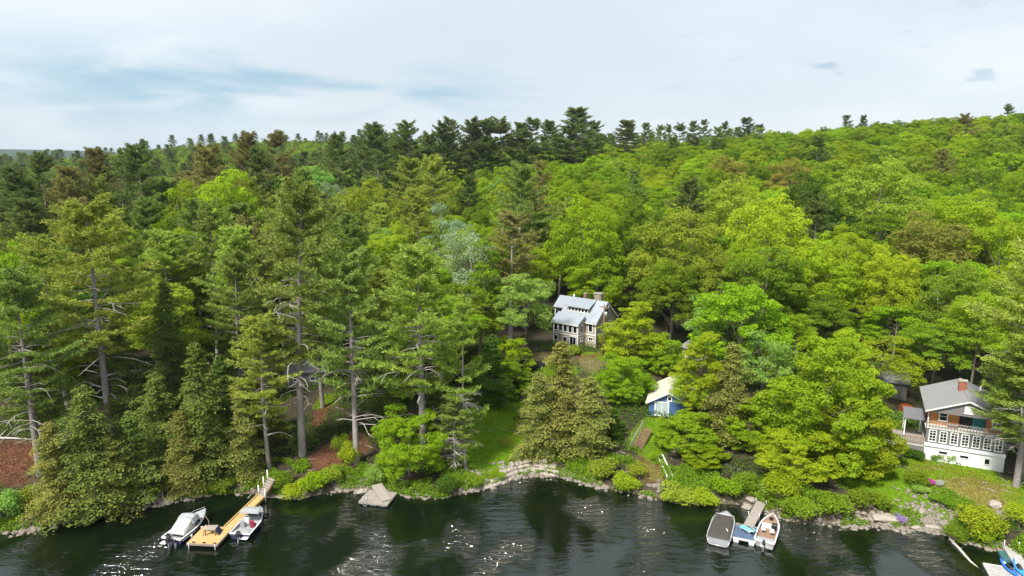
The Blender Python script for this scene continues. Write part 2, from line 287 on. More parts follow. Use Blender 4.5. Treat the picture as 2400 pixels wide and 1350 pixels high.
paint(C_BED, ss(.1, -1.2, Dd)); paint(np.array((.10, .075, .035)), np.exp(-((Dd + 2.0) / 2.2) ** 2) * .7 * (Dd < 0) * (.6 + .5 * hsh(X, Y, 2.3)))
paint(C_SAND * .55, (np.exp(-((Dd + 1.0) / 1.0) ** 2) * .9 * (Dd < 0)) * np.clip(blob(1245, 1125, 0, 4, 4) + blob(2210, 1262, 0, 5, 4) + blob(1660, 1195, 0, 6, 3), 0, 1))
paint(C_SAND * .16, ss(-7, -14, Dd))
paint(C_FAR, ss(200, 420, Y))
ca = gm.attributes.new('cover', 'FLOAT_COLOR', 'POINT'); ca.data.foreach_set('color', np.concatenate([Cc, np.ones((len(Cc), 1))], 1).astype(np.float32).ravel())
gmat, t = newmat('ground_cover'); N = t.nodes.new; L = t.links.new
at = N('ShaderNodeAttribute'); at.attribute_name = 'cover'; p = N('ShaderNodeBsdfPrincipled'); p.inputs['Roughness'].default_value = .95; p.inputs['Specular IOR Level'].default_value = .15
tc = N('ShaderNodeTexCoord')
def gn(s, det=5):
    n = N('ShaderNodeTexNoise'); n.inputs['Scale'].default_value = s; n.inputs['Detail'].default_value = det; n.inputs['Roughness'].default_value = .7; L(tc.outputs['Object'], n.inputs['Vector']); return n.outputs['Fac']
mr = N('ShaderNodeMapRange'); mr.inputs['From Min'].default_value = .3; mr.inputs['From Max'].default_value = .7; mr.inputs['To Min'].default_value = .55; mr.inputs['To Max'].default_value = 1.35; L(gn(1.6, 8), mr.inputs['Value'])
hv = N('ShaderNodeHueSaturation'); L(at.outputs['Color'], hv.inputs['Color']); L(mr.outputs[0], hv.inputs['Value'])
m3 = N('ShaderNodeMapRange'); m3.inputs['To Min'].default_value = .475; m3.inputs['To Max'].default_value = .525; L(gn(.5, 4), m3.inputs['Value']); L(m3.outputs[0], hv.inputs['Hue'])
L(hv.outputs[0], p.inputs['Base Color']); bp = N('ShaderNodeBump'); bp.inputs['Strength'].default_value = .7; bp.inputs['Distance'].default_value = .15; L(gn(4, 6), bp.inputs['Height']); L(bp.outputs[0], p.inputs['Normal'])
o = N('ShaderNodeOutputMaterial'); L(p.outputs[0], o.inputs[0])
mobj('ground', gm, gmat, kind='structure')
# ------------------------------------------------------------------ lake: a closed body of dark water with a rippled skin
wm = MB().box(-900, 900, -400, 112, -6, 0).mesh('lake')
wmat, t = newmat('lake_water'); N = t.nodes.new; L = t.links.new
tc = N('ShaderNodeTexCoord')
def wn(sc, rz, s, det, rough=.55, dist=.0):
    mp = N('ShaderNodeMapping'); mp.inputs['Rotation'].default_value = (0, 0, R(rz)); mp.inputs['Scale'].default_value = sc; L(tc.outputs['Object'], mp.inputs[0])
    n = N('ShaderNodeTexNoise'); n.inputs['Scale'].default_value = s; n.inputs['Detail'].default_value = det; n.inputs['Roughness'].default_value = rough; n.inputs['Distortion'].default_value = dist; L(mp.outputs[0], n.inputs['Vector']); return n.outputs['Fac']
a1 = wn((.5, 1.5, 1), -14, .95, 3, .5, .4); a2 = wn((.6, 1.3, 1), 18, 3.2, 3, .5); calm = wn((1.5, .8, 1), 0, .075, 2)
mA = N('ShaderNodeMath'); mA.operation = 'MULTIPLY_ADD'; L(a2, mA.inputs[0]); mA.inputs[1].default_value = .28; L(a1, mA.inputs[2])
mc = N('ShaderNodeMapRange'); mc.interpolation_type = 'SMOOTHSTEP'; mc.inputs['From Min'].default_value = .46; mc.inputs['From Max'].default_value = .64; mc.inputs['To Min'].default_value = .05; mc.inputs['To Max'].default_value = 1.0; L(calm, mc.inputs['Value'])
geo = N('ShaderNodeSeparateXYZ'); L(tc.outputs['Object'], geo.inputs[0])
bp = N('ShaderNodeBump'); bp.inputs['Distance'].default_value = .95; L(mA.outputs[0], bp.inputs['Height']); L(mc.outputs[0], bp.inputs['Strength'])
fr = N('ShaderNodeFresnel'); fr.inputs['IOR'].default_value = 1.9; L(bp.outputs[0], fr.inputs['Normal'])
gl = N('ShaderNodeBsdfGlossy'); gl.inputs['Roughness'].default_value = .03; L(bp.outputs[0], gl.inputs['Normal'])
tr = N('ShaderNodeBsdfTransparent'); tr.inputs['Color'].default_value = (.80, .84, .78, 1)
ms = N('ShaderNodeMixShader'); df = N('ShaderNodeBsdfDiffuse'); df.inputs[0].default_value = (.006, .015, .006, 1); md = N('ShaderNodeMixShader'); md.inputs[0].default_value = .45; L(tr.outputs[0], md.inputs[1]); L(df.outputs[0], md.inputs[2])
L(fr.outputs[0], ms.inputs[0]); L(md.outputs[0], ms.inputs[1]); L(gl.outputs[0], ms.inputs[2])
va = N('ShaderNodeVolumeAbsorption'); va.inputs['Color'].default_value = (.42, .52, .22, 1); va.inputs['Density'].default_value = .9
o = N('ShaderNodeOutputMaterial'); L(ms.outputs[0], o.inputs[0]); L(va.outputs[0], o.inputs['Volume'])
mobj('lake_water', wm, wmat, kind='structure')
# ------------------------------------------------------------------ tree builders (one set of meshes per kind, copied and coloured per tree)
def unit(v): return v / np.maximum(np.linalg.norm(v, axis=-1, keepdims=True), 1e-9)
def leaf_quads(rng, C, Nn, size, tint, aspect=.62, spin=True):
    n = len(C); t = unit(np.cross(Nn, unit(rng.normal(size=(n, 3))))); b = np.cross(Nn, t)
    s = (size * rng.uniform(.5, 1.35, n))[:, None] if np.isscalar(size) else size[:, None]
    fold = Nn * s * .18
    V = np.stack([C - t * s * .5, C - b * s * .5 * aspect + fold, C + t * s * .5, C + b * s * .5 * aspect + fold], 1).reshape(-1, 3)
    return V, np.arange(4 * n).reshape(n, 4), np.repeat(tint, 4)
def blades(rng, C, D, length, width, tint):
    n = len(C); sd = unit(np.cross(D, unit(rng.normal(size=(n, 3))))); l = (length * rng.uniform(.7, 1.25, n))[:, None]
    V = np.stack([C - sd * width * .5, C + sd * width * .5, C + D * l + sd * width * .25, C + D * l - sd * width * .25], 1).reshape(-1, 3)
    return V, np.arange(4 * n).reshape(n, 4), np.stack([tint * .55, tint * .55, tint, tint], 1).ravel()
def broadleaf(seed, H=18., Rr=6., base=.28, lobes=20, subs=11, leaves=60, leaf=.34, form='round', trunk_r=.26, airy=0., spread=(.48, .82), lr=(.26, .42)):
    rng = np.random.default_rng(seed); rd = random.Random(seed)
    zc0, zc1 = H * base, H; Cz = zc0 + (zc1 - zc0) * .52; hz = (zc1 - zc0) * .5
    # lobe centres on an uneven dome
    L_, k = [], 0
    while len(L_) < lobes and k < 4000:
        k += 1; d = unit(rng.normal(size=3))
        if d[2] < -.75: continue
        rr = rng.uniform(*spread)
        if form == 'cone': w = (1 - (d[2] * .5 + .5)) ** .75 * 1.25 + .08
        elif form == 'column': w = .95
        else: w = 1.0
        p = np.array((d[0] * Rr * rr * w, d[1] * Rr * rr * w, Cz + d[2] * hz * rr * (1.12 if d[2] > 0 else .95)))
        if all(np.linalg.norm((p - q) * (1, 1, 1.25)) > Rr * lr[0] * 1.38 for q in L_): L_.append(p)
    L_ = np.array(L_); LR = Rr * rng.uniform(*lr, len(L_))
    Cs, Ns, Ts = [], [], []; cen = np.array((0, 0, zc0 + (zc1 - zc0) * .38))
    for p, r in zip(L_, LR):
        out = unit(p - cen)
        for j in range(subs):
            d = unit(unit(rng.normal(size=3)) + out * .75 + np.array((0, 0, .35))); sp = p + d * r * rng.uniform(.75, 1.1) * (1, 1, .8)
            sr = r * rng.uniform(.34, .52); n = int(leaves * rng.uniform(.7, 1.3) * (1 - airy * rng.random()))
            e = unit(rng.normal(size=(n, 3)) + np.array((0, 0, .45)) + d * .5)
            q = sp + e * (1, 1, .55) * sr * (rng.uniform(.55, 1.12, n) ** .6)[:, None]
            Cs.append(q); Ns.append(unit(e * .6 + np.array((0, 0, .55)) + rng.normal(size=(n, 3)) * .36))
            Ts.append(np.clip(rng.uniform(.15, .75) + rng.normal(size=n) * .2, 0, 1))
        n = int(leaves * 1.6); e = unit(rng.normal(size=(n, 3))); Cs.append(p + e * r * (rng.random(n) ** .4)[:, None] * (1, 1, .8)); Ns.append(unit(e + rng.normal(size=(n, 3)))); Ts.append(np.clip(rng.normal(.35, .2, n), 0, 1))
    C = np.concatenate(Cs); V, Fq, T = leaf_quads(rng, C, np.concatenate(Ns), leaf, np.concatenate(Ts))
    crown = npmesh('crown', V, Fq, T)
    mb = MB(); bend = [rd.uniform(-.4, .4), rd.uniform(-.4, .4)]; top = H * .72
    tp = [(bend[0] * math.sin(t * 2.4), bend[1] * math.sin(t * 2), -.4 + t * (top + .4)) for t in (0, .08, .3, .55, .8, 1)]
    mb.tube(tp, [trunk_r * 1.35, trunk_r, trunk_r * .82, trunk_r * .62, trunk_r * .38, trunk_r * .15], 8)
    for p in L_[:14]:
        z0 = max(zc0 * .75, min(top * .9, p[2] - np.hypot(p[0], p[1]) * rd.uniform(.7, 1.1))); t = (z0 + .4) / (top + .4)
        a = Vector((bend[0] * math.sin(t * 2.4), bend[1] * math.sin(t * 2), z0)); b = Vector(p); m1 = a.lerp(b, .5) + Vector((rd.uniform(-.3, .3), rd.uniform(-.3, .3), rd.uniform(-.1, .5)))
        mb.tube([a, m1, b], [trunk_r * .36, trunk_r * .24, trunk_r * .08], 5, False)
        for _ in range(3):
            e = b + Vector((rd.uniform(-1, 1), rd.uniform(-1, 1), rd.uniform(0, 1))) * Rr * .25; mb.tube([m1.lerp(b, .6), e], [trunk_r * .12, trunk_r * .03], 4, False)
    return mb.mesh('trunk'), crown
def pine(seed, H=30., Rr=5.2, base=.36, gap=.85, dens=1.0, dead=14, trunk_r=.36, flat=.35, lean=0., tuft=.40, up0=.06):
    rng = np.random.default_rng(seed); rd = random.Random(seed); mb = MB()
    wob = (rd.uniform(-1, 1) * .35, rd.uniform(-1, 1) * .35)
    def ax(z):
        t = z / H; return Vector((wob[0] * math.sin(t * 4) + lean * t * t, wob[1] * math.sin(t * 3.2), z))
    zz = [-.5, 0, .08 * H, .25 * H, .45 * H, .65 * H, .82 * H, .94 * H, H]
    mb.tube([ax(max(z, -.5)) for z in zz], [trunk_r * f for f in (1.3, 1.12, 1, .86, .7, .48, .27, .12, .03)], 9)
    Cs, Ds, Ts = [], [], []
    z = H * base
    while z < H - .2:
        t = (z - H * base) / (H * (1 - base)); prof = (min(1, (t + .12) / .42) ** .6) * (1 - .78 * max(0, (t - .38) / .62) ** 1.25)
        nb = rd.choice((3, 4, 5, 5)); a0 = rd.uniform(0, 6.3)
        for k in range(nb):
            if rd.random() > dens * .92: continue
            Lb = Rr * prof * rd.choice((.55, .8, .95, 1.1)) * rd.uniform(.8, 1.12) + .5
            a = a0 + k * 6.283 / nb + rd.uniform(-.4, .4); up = up0 + .55 * t * t + rd.uniform(-.08, .14); s0 = ax(z)
            h = Vector((math.cos(a), math.sin(a), 0)); side = Vector((-math.sin(a), math.cos(a), 0)); sag = rd.uniform(.02, .14) * (1 - t)
            def bp(s): return s0 + h * Lb * s + Vector((0, 0, Lb * (up * s - sag * math.sin(s * 3.14) + .10 * s * s * s))) + side * Lb * .07 * math.sin(s * 4 + a * 7)
            r0 = .02 + .012 * Lb
            mb.tube([bp(0), bp(.35), bp(.7), bp(1)], [r0, r0 * .75, r0 * .45, .012], 4, False)
            s = rd.uniform(.28, .42) if t < .6 else .15
            while s <= 1.02:
                c = bp(s); w = (.24 + .55 * (1 - s)) * Lb * .55 * rd.uniform(.6, 1.2) + .25
                for sg in (-1, 1):
                    dr = (side * sg * rd.uniform(.75, 1) + h * rd.uniform(.35, .9)).normalized(); q = 0.0
                    while q < w:
                        pos = c + dr * q + Vector((0, 0, .10 * q + rd.uniform(-.08, .12))); n = rd.choice((7, 9, 10))
                        dd = rng.normal(size=(n, 3)) * .62 + np.array(dr) * .55 + np.array((0, 0, .55)); Cs.append(np.array(pos) + rng.normal(size=(n, 3)) * .10); Ds.append(unit(dd * (1, 1, .75)))
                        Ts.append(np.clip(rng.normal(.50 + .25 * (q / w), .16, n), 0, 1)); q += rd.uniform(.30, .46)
                s += rd.uniform(.10, .16)
        z += gap * rd.uniform(.6, 1.35) * (1 if t < .75 else .7)
    mt_ = mb.mesh('trunk'); mb = MB()
    for i in range(dead):                                # bare grey limbs below and inside the crown
        z = H * rd.uniform(base * .55, min(.75, base + .28)); a = rd.uniform(0, 6.3); Lb = rd.uniform(.3, .85) * Rr; h = Vector((math.cos(a), math.sin(a), 0)); side = Vector((-math.sin(a), math.cos(a), 0)); s0 = ax(z); dz = rd.uniform(-.28, .10)
        pts = [s0 + h * Lb * s + Vector((0, 0, Lb * (dz * s * s + .10 * math.sin(s * 3)))) + side * Lb * .12 * math.sin(s * 3.5 + i) for s in (0, .3, .6, .85, 1)]
        mb.tube(pts, [.062, .055, .045, .032, .014], 4, False)
        for j in range(rd.choice((1, 2, 4))):
            m1 = pts[rd.choice((1, 2, 3))]; mb.tube([m1, m1 + (h * rd.uniform(.3, 1) + side * rd.uniform(-1, 1) + Vector((0, 0, rd.uniform(-.7, .1)))) * Lb * .32], [.036, .012], 4, False)
    C = np.concatenate(Cs); V, Fq, T = blades(rng, C, np.concatenate(Ds), tuft, .12, np.concatenate(Ts))
    return mt_, npmesh('crown', V, Fq, T), mb.mesh('dead_limbs')
def hemlock(seed, H=15., Rr=4.2, base=.04, trunk_r=.22, nb=185, droop=.26, full=1.0, narrow=.58):
    rng = np.random.default_rng(seed); rd = random.Random(seed); mb = MB()
    mb.tube([(0, 0, -.4), (.05, 0, H * .3), (-.05, .05, H * .7), (0, 0, H)], [trunk_r * 1.2, trunk_r * .9, trunk_r * .45, .02], 8)
    Cs, Ns, Ts, Tx = [], [], [], []
    for i in range(nb):
        t = (i + rd.random()) / nb; t = t ** 1.15; z = H * (base + (1 - base) * t * .985); prof = (1 - t) ** narrow * (.84 + .16 * math.sin(t * 23 + seed)) + .05; a = i * 2.39996 + rd.uniform(-.5, .5); prof *= .82 + .3 * math.sin(a * 2 + seed) * math.sin(t * 9 + a + seed * 2)
        Lb = Rr * prof * rd.choice((.6, .85, 1.0, 1.3)) * rd.uniform(.85, 1.1); h = Vector((math.cos(a), math.sin(a), 0)); side = Vector((-math.sin(a), math.cos(a), 0)); s0 = Vector((0, 0, z)); up = rd.uniform(-.05, .22)
        def bp(s): return s0 + h * Lb * s + Vector((0, 0, Lb * (up * s - droop * s * s)))
        mb.tube([bp(0), bp(.5), bp(1)], [.05 * prof + .015, .03 * prof + .01, .008], 4, False)
        s = .22
        while s <= 1.03:
            c = bp(s); w = (.14 + .62 * max(0., 1 - s) ** .8) * Lb * .62 * rd.uniform(.6, 1.25) + .2
            for sg in (-1, 1):
                dr = (side * sg + h * rd.uniform(.35, .8)).normalized(); n = max(2, int(w / .115 * full)); q = (np.arange(n) + rng.random(n)) / n * w
                pos = np.array(c) + q[:, None] * np.array(dr) + np.stack([rng.normal(size=n) * .08, rng.normal(size=n) * .08, -.20 * q * q / max(w, .3) + rng.normal(size=n) * .07], 1)
                Cs.append(pos); Ns.append(unit(rng.normal(size=(n, 3)) * .36 + np.array((0, 0, 1.)) + np.array(h) * .35)); Ts.append(np.clip(rng.normal(.25 + .55 * (q / w) * s, .17, n), 0, 1))
            s += rd.uniform(.09, .14)
    C = np.concatenate(Cs); V, Fq, T = leaf_quads(rng, C, np.concatenate(Ns), .30, np.concatenate(Ts), .5)
    return mb.mesh('trunk'), npmesh('crown', V, Fq, T)
def bush(seed, H=2.2, Rr=1.6, n=2600, leaf=.16, lobes=9):
    rng = np.random.default_rng(seed); rd = random.Random(seed); Cs, Ns, Ts = [], [], []; mb = MB()
    for k in range(lobes):
        a = rng.uniform(0, 6.3); rr = Rr * rng.uniform(.1, .62); c = np.array((math.cos(a) * rr, math.sin(a) * rr, H * rng.uniform(.35, .68))); r = Rr * rng.uniform(.32, .5); m = n // lobes
        e = unit(rng.normal(size=(m, 3)) + np.array((0, 0, .4))); Cs.append(c + e * np.array((1, 1, H / Rr * .75)) * r * (rng.random(m) ** .35)[:, None]); Ns.append(unit(e * .5 + np.array((0, 0, .5)) + rng.normal(size=(m, 3)) * .5)); Ts.append(np.clip(rng.uniform(.25, .7) + rng.normal(size=m) * .2, 0, 1))
        for j in range(2): mb.tube([(rd.uniform(-.15, .15), rd.uniform(-.15, .15), -.2), (c[0] * .5, c[1] * .5, c[2] * .55), tuple(c + rng.normal(size=3) * r * .4)], [.03, .022, .008], 4, False)
    V, Fq, T = leaf_quads(rng, np.concatenate(Cs), np.concatenate(Ns), leaf, np.concatenate(Ts))
    return mb.mesh('stems'), npmesh('foliage', V, Fq, T)
# kinds: name -> list of (height, radius, trunk mesh, crown mesh)
KIND = {
  'round': [(18., 6., *broadleaf(s, 18, 6, lobes=22, leaves=84, leaf=.29)) for s in (11, 12, 13, 14)],
  'dome':  [(15., 6.5, *broadleaf(s, 15, 6.5, base=.12, lobes=46, subs=8, leaves=52, leaf=.32, spread=(.62, .86), lr=(.19, .30))) for s in (15, 16, 17, 18)],
  'oak':   [(18., 7.5, *broadleaf(s, 18, 7.5, base=.20, lobes=36, subs=11, leaves=74, leaf=.30, spread=(.5, .84), lr=(.22, .36))) for s in (21, 22, 23)],
  'cone':  [(14., 4.2, *broadleaf(s, 14, 4.2, base=-.12, lobes=30, subs=10, leaves=72, leaf=.25, form='cone', trunk_r=.18)) for s in (31, 32)],
  'column':[(15., 3.4, *broadleaf(s, 15, 3.4, base=-.05, lobes=24, subs=9, leaves=70, leaf=.24, form='column', trunk_r=.17)) for s in (41, 42)],
  'airy':  [(15., 5., *broadleaf(s, 15, 5, base=.2, lobes=20, subs=10, leaves=62, leaf=.25, airy=.6, trunk_r=.17)) for s in (51, 52)],
  'maple': [(9., 4.4, *broadleaf(s, 9, 4.4, base=-.14, lobes=36, subs=11, leaves=84, leaf=.20, trunk_r=.13, spread=(.5, .92), lr=(.2, .36))) for s in (61, 62, 63)],
  'pine':  [(30., 5.4, *pine(s, 30, 5.4, base=b, gap=1.05, dens=.86)) for s, b in ((71, .34), (72, .40), (73, .30), (74, .46), (75, .38))],
  'oldpine': [(30., 6.4, *pine(s, 30, 6.4, base=b, gap=1.15, dens=.82, dead=34, trunk_r=.45)) for s, b in ((81, .34), (82, .40), (83, .37))],
  'topknot': [(28., 4.4, *pine(s, 28, 4.4, base=.45, gap=1.15, dens=.8, dead=8, trunk_r=.34, up0=.22)) for s in (91, 92, 93, 94)],
  'snag':  [(22., 3.6, *pine(s, 22, 3.6, base=.22, gap=1.1, dens=.5, dead=60, trunk_r=.22)) for s in (101, 102)],
  'hemlock': [(15., 4.4, *hemlock(s, 15, 4.4)) for s in (111, 112, 113, 114)],
  'spruce': [(17., 3.2, *hemlock(s, 17, 3.2, nb=140, droop=.12, narrow=.8)) for s in (121, 122)],
}
BUSH = [(2.2, 1.6, *bush(s)) for s in (201, 202, 203)]
TREES = []                                              # (x, y, radius)
_rd = random.Random(5)
def tree(kind, loc, h, r, colr, label, group=None, name=None, cat='tree', rz=None, bark=None, lean=0):
    hh, rr, tm, cm, *dl = _rd.choice(KIND[kind]); o = empty(name or ('pine_tree' if 'pine' in kind or kind in ('topknot', 'snag') else 'hemlock_tree' if kind in ('hemlock', 'spruce') else 'broadleaf_tree'), loc, _rd.uniform(0, 6.28) if rz is None else rz, label, cat, group)
    o.scale = (r / rr, r / rr, h / hh)
    if lean: o.rotation_euler[1] = lean * math.cos(o.rotation_euler[2]); o.rotation_euler[0] = lean * math.sin(o.rotation_euler[2])
    elif loc[1] > 86: o.rotation_euler[0] = _rd.gauss(0, .035); o.rotation_euler[1] = _rd.gauss(0, .035)
    bk = bark or M['pinebark' if name is None and kind in ('pine', 'oldpine', 'topknot', 'snag') else 'bark']
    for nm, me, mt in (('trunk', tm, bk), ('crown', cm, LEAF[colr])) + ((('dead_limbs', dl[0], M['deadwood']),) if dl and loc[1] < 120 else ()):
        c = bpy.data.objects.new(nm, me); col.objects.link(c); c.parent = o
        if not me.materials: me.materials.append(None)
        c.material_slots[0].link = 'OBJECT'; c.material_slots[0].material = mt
        if nm == 'dead_limbs': c['kind'] = 'stuff'
    TREES.append((loc[0], loc[1], r)); return o
def ptree(kind, px, py, Y, r, colr, label, **k):
    p = at_y(px, py, Y); g = gz(p.x, p.y); return tree(kind, (p.x, p.y, g - .05), max(p.z - g, 2.0), r, colr, label, **k)
def shrub(px, py, z, h, r, colr, label, name='shrub', cat='shrub', group=None):
    p = at_z(px, py, z); g = gz(p.x, p.y); hh, rr, sm, fm = _rd.choice(BUSH); o = empty(name, (p.x, p.y, g - .03), _rd.uniform(0, 6.28), label, cat, group); o.scale = (r / rr, r / rr, h / hh)
    for nm, me, mt in (('stems', sm, M['bark']), ('foliage', fm, LEAF[colr])):
        c = bpy.data.objects.new(nm, me); col.objects.link(c); c.parent = o
        if not me.materials: me.materials.append(None)
        c.material_slots[0].link = 'OBJECT'; c.material_slots[0].material = mt
    return o
# ------------------------------------------------------------------ trees one can pick out in the photograph (crown-top pixel, distance, crown radius)
T = ptree
# shoreline and front row, left to right
T('oldpine', 30, 640, 76, 5.5, 'pine', 'tall white pine with bare grey lower trunk at far left of shore', rz=.6)
T('oldpine', 200, 482, 83, 7.2, 'pine_yellow', 'huge yellow-topped white pine rising above left shore hemlocks', rz=2.)
T('pine', 110, 560, 92, 5.0, 'pine_yellow', 'yellow-green pine tucked left of the huge yellow-topped pine')
T('hemlock', 190, 900, 71, 5.4, 'hemlock', 'dense dark hemlock overhanging left shore beside brown needle ground')
T('hemlock', 300, 960, 73.5, 4.2, 'hemlock', 'low hemlock between left shore thicket and stony beach')
T('hemlock', 455, 800, 77.5, 5.2, 'hemlock', 'broad dark hemlock above the two moored boats on left')
T('hemlock', 560, 900, 78.5, 3.6, 'hemlock_olive', 'olive hemlock leaning over the golden dock stairs')
T('hemlock', 380, 655, 92, 5.0, 'hemlock', 'tall blackish hemlock behind the boat-side thicket')
T('hemlock', 270, 760, 84, 4.6, 'hemlock', 'dark hemlock in shade right of huge yellow-topped pine')
T('pine', 607, 745, 79.5, 4.2, 'pine_yellow', 'slim pine with pale thin trunk beside golden dock stairs', rz=1.1)
T('oldpine', 672, 445, 82.5, 7.0, 'pine', 'giant white pine with thick bare trunk left of grey raft', rz=.3, lean=.045)
T('oldpine', 815, 600, 81, 5.6, 'pine', 'white pine with straight grey trunk directly behind grey raft', rz=3.4)
T('oldpine', 980, 585, 81, 6.8, 'pine_yellow', 'wide white pine full of bleached dead limbs beside cove', rz=4.1)
T('snag', 1085, 718, 80, 3.0, 'pine_yellow', 'half-dead pine with bare grey twigs at cove grass edge')
T('snag', 1065, 930, 79, 2.4, 'pine', 'short broken pine snag leaning over rocky point')
T('maple', 955, 968, 78.7, 4.2, 'lime', 'bright lime maple overhanging water right of grey raft')
T('hemlock', 900, 860, 88, 3.4, 'hemlock', 'dim hemlock in shade between two bare pine trunks')
T('spruce', 700, 990, 84, 2.4, 'hemlock', 'small dark spruce left of the thick bare pine trunk')
T('hemlock', 640, 960, 87, 3.0, 'hemlock', 'shaded hemlock behind slim pine by golden dock')
T('pine', 795, 830, 98, 2.6, 'pine_dark', 'thin shaded pine between the two tall bare trunks')
T('pine', 480, 482, 112, 4.6, 'pine', 'mid-height pine with bronze tip above left hemlocks')
T('pine', 345, 470, 116, 5.0, 'pine', 'dark-branched pine with pale trunk in left mid woods')
T('pine', 540, 600, 96, 4.2, 'pine', 'green pine left of the giant white pine')
T('pine', 735, 560, 96, 4.6, 'pine', 'soft green pine behind right shoulder of giant pine')
T('pine', 890, 640, 95, 4.0, 'pine_yellow', 'feathery olive pine left of dead-limbed cove pine')
T('hemlock', 1318, 795, 86, 5.0, 'hemlock_olive', 'olive hemlock standing in front of grey cottage driveway')
T('hemlock', 1262, 868, 84, 4.2, 'hemlock_olive', 'bronze-tipped hemlock drooping to shore right of stone wall')
T('hemlock', 1385, 880, 83.5, 4.4, 'hemlock_olive', 'olive hemlock left of the brown wooden stairs')
T('spruce', 1440, 955, 86.5, 2.4, 'dark', 'small blue-green spruce just left of brown stairs', name='spruce_tree')
T('cone', 1478, 700, 110, 4.9, 'lime', 'cone-shaped lime maple right of the grey cottage', rz=1.)
T('maple', 1462, 838, 95, 4.2, 'bright', 'vivid green maple between olive hemlock and blue cabin')
T('maple', 1612, 972, 83.5, 3.6, 'lime', 'low lime maple sapling in front of blue cabin')
T('column', 1655, 785, 88, 3.8, 'lime', 'upright bright green tree right of blue cabin')
T('hemlock', 1722, 800, 84.5, 4.6, 'hemlock_olive', 'big olive-brown hemlock above the blue floating dock')
T('maple', 1650, 1050, 80.5, 3.0, 'bright', 'small green tree at waterline left of covered pontoon boat')
T('airy', 1790, 785, 93, 4.2, 'mint', 'pale minty tree behind the big olive-brown hemlock')
T('round', 1702, 690, 112, 5.6, 'mint', 'rounded soft green tree uphill of blue cabin')
T('maple', 1945, 832, 79.5, 7.4, 'lime', 'large yellow-green shore maple right of the blue floating dock', rz=.4)
T('maple', 2010, 960, 78, 5.0, 'lime', 'yellow-lime maple leaning toward the white house deck')
T('maple', 1880, 1010, 76.5, 4.2, 'lime', 'low lime maple drooping over fishing boat')
T('airy', 2075, 790, 96, 6.0, 'lime', 'open pale maple with visible grey limbs left of white house')
T('oldpine', 2480, 560, 74, 6.8, 'pine_yellow', 'yellow-green pine filling right picture edge above white house', rz=2.6)
T('pine', 2430, 800, 72, 5.2, 'pine_yellow', 'shorter yellow pine at right edge over dry lawn')
T('maple', 2385, 880, 80, 3.2, 'bright', 'bright green tree hiding right corner of white house')
T('round', 2300, 700, 98, 4.6, 'yellow', 'yellow-green tree behind roof of white house')
T('round', 2200, 760, 100, 5.4, 'green', 'deep green tree shading back of white house')
T('round', 2105, 720, 112, 5.6, 'bright', 'bright green spreading tree uphill of white house')
T('hemlock', 110, 985, 69.5, 3.6, 'hemlock_olive', 'olive hemlock at left shore next to brown needle ground')
T('hemlock', 360, 870, 79, 4.6, 'hemlock', 'dark hemlock behind left stony beach')
T('hemlock', 250, 1010, 71.5, 4.0, 'hemlock_olive', 'low olive hemlock hanging over water left of stony beach')
T('hemlock', 510, 830, 83, 4.4, 'hemlock', 'tall shaded hemlock behind golden platform boats')
T('hemlock', 420, 960, 75.5, 3.6, 'hemlock_olive', 'olive hemlock drooping above left moored boat')
T('hemlock', 590, 850, 86, 4.0, 'hemlock', 'dark hemlock left of giant bare trunk')
T('pine', 60, 800, 79, 4.0, 'pine', 'half-grown pine beside far left bare trunk')
T('hemlock', 1020, 900, 88, 3.6, 'hemlock', 'shaded hemlock behind dead-limbed cove pine')
T('hemlock', 1150, 780, 98, 4.2, 'dark', 'dark bushy evergreen at head of cove clearing')
T('maple', 1180, 850, 101, 4.0, 'green', 'deep green leafy tree behind cove clearing')
T('airy', 1618, 870, 87, 2.6, 'lime', 'thin half-bare tree in front of blue cabin roof')
T('maple', 1760, 950, 83, 3.6, 'bright', 'bright leafy tree right of the big olive-brown hemlock')
T('column', 1825, 900, 86, 2.8, 'lime', 'narrow lime tree between hemlock and large shore maple')
T('maple', 1870, 760, 104, 5.0, 'bright', 'leafy green tree behind large shore maple')
T('maple', 1990, 800, 92, 4.4, 'lime', 'sunlit lime tree behind crown of large shore maple')
T('maple', 1180, 800, 106, 4.4, 'bright', 'bright leafy tree left of black parked car')
T('maple', 1560, 790, 108, 3.4, 'lime', 'lime tree between cone maple and tiny white shed')
# behind the houses
T('round', 1232, 652, 113, 5.0, 'mint', 'blue-green maple beside left end of grey cottage')
T('column', 1120, 572, 117, 4.0, 'green', 'deep green tree below the silvery poplars')
T('airy', 1105, 543, 128, 6.0, 'silver', 'whitish silver poplar in blossom above deep green tree', name='poplar_tree')
T('airy', 1043, 490, 146, 6.0, 'silver', 'second silver poplar further back and greyer')
T('oldpine', 1212, 392, 150, 6.5, 'pine', 'tall lone pine with bronze flat top behind silver poplars')
T('pine', 962, 374, 190, 5.6, 'pine_yellow', 'left one of paired open pines standing above broadleaf canopy')
T('pine', 1027, 372, 192, 6.0, 'pine_yellow', 'right one of paired open pines standing above broadleaf canopy')
T('oak', 1380, 480, 140, 7.5, 'bright', 'green oak rising directly behind grey cottage roof')
T('round', 1400, 610, 132, 5.5, 'bright', 'shaded vivid green maple just behind the cottage chimneys')
T('oak', 1500, 470, 150, 7.5, 'green', 'wide green oak right of the lone bronze-topped pine')
T('oak', 1590, 505, 134, 9.0, 'olive', 'great olive-gold oak right of grey cottage')
T('oak', 1720, 430, 160, 9.5, 'olive', 'broad pale olive oak on hillside above great olive-gold oak')
T('oak', 1815, 478, 140, 9.5, 'yellow', 'great yellow-crowned oak above soft green tree')
T('oak', 1690, 600, 126, 7.0, 'olive', 'low-branched olive oak behind soft green tree')
T('round', 2000, 565, 128, 5.6, 'lime', 'round lime tree right of the great yellow-crowned oak')
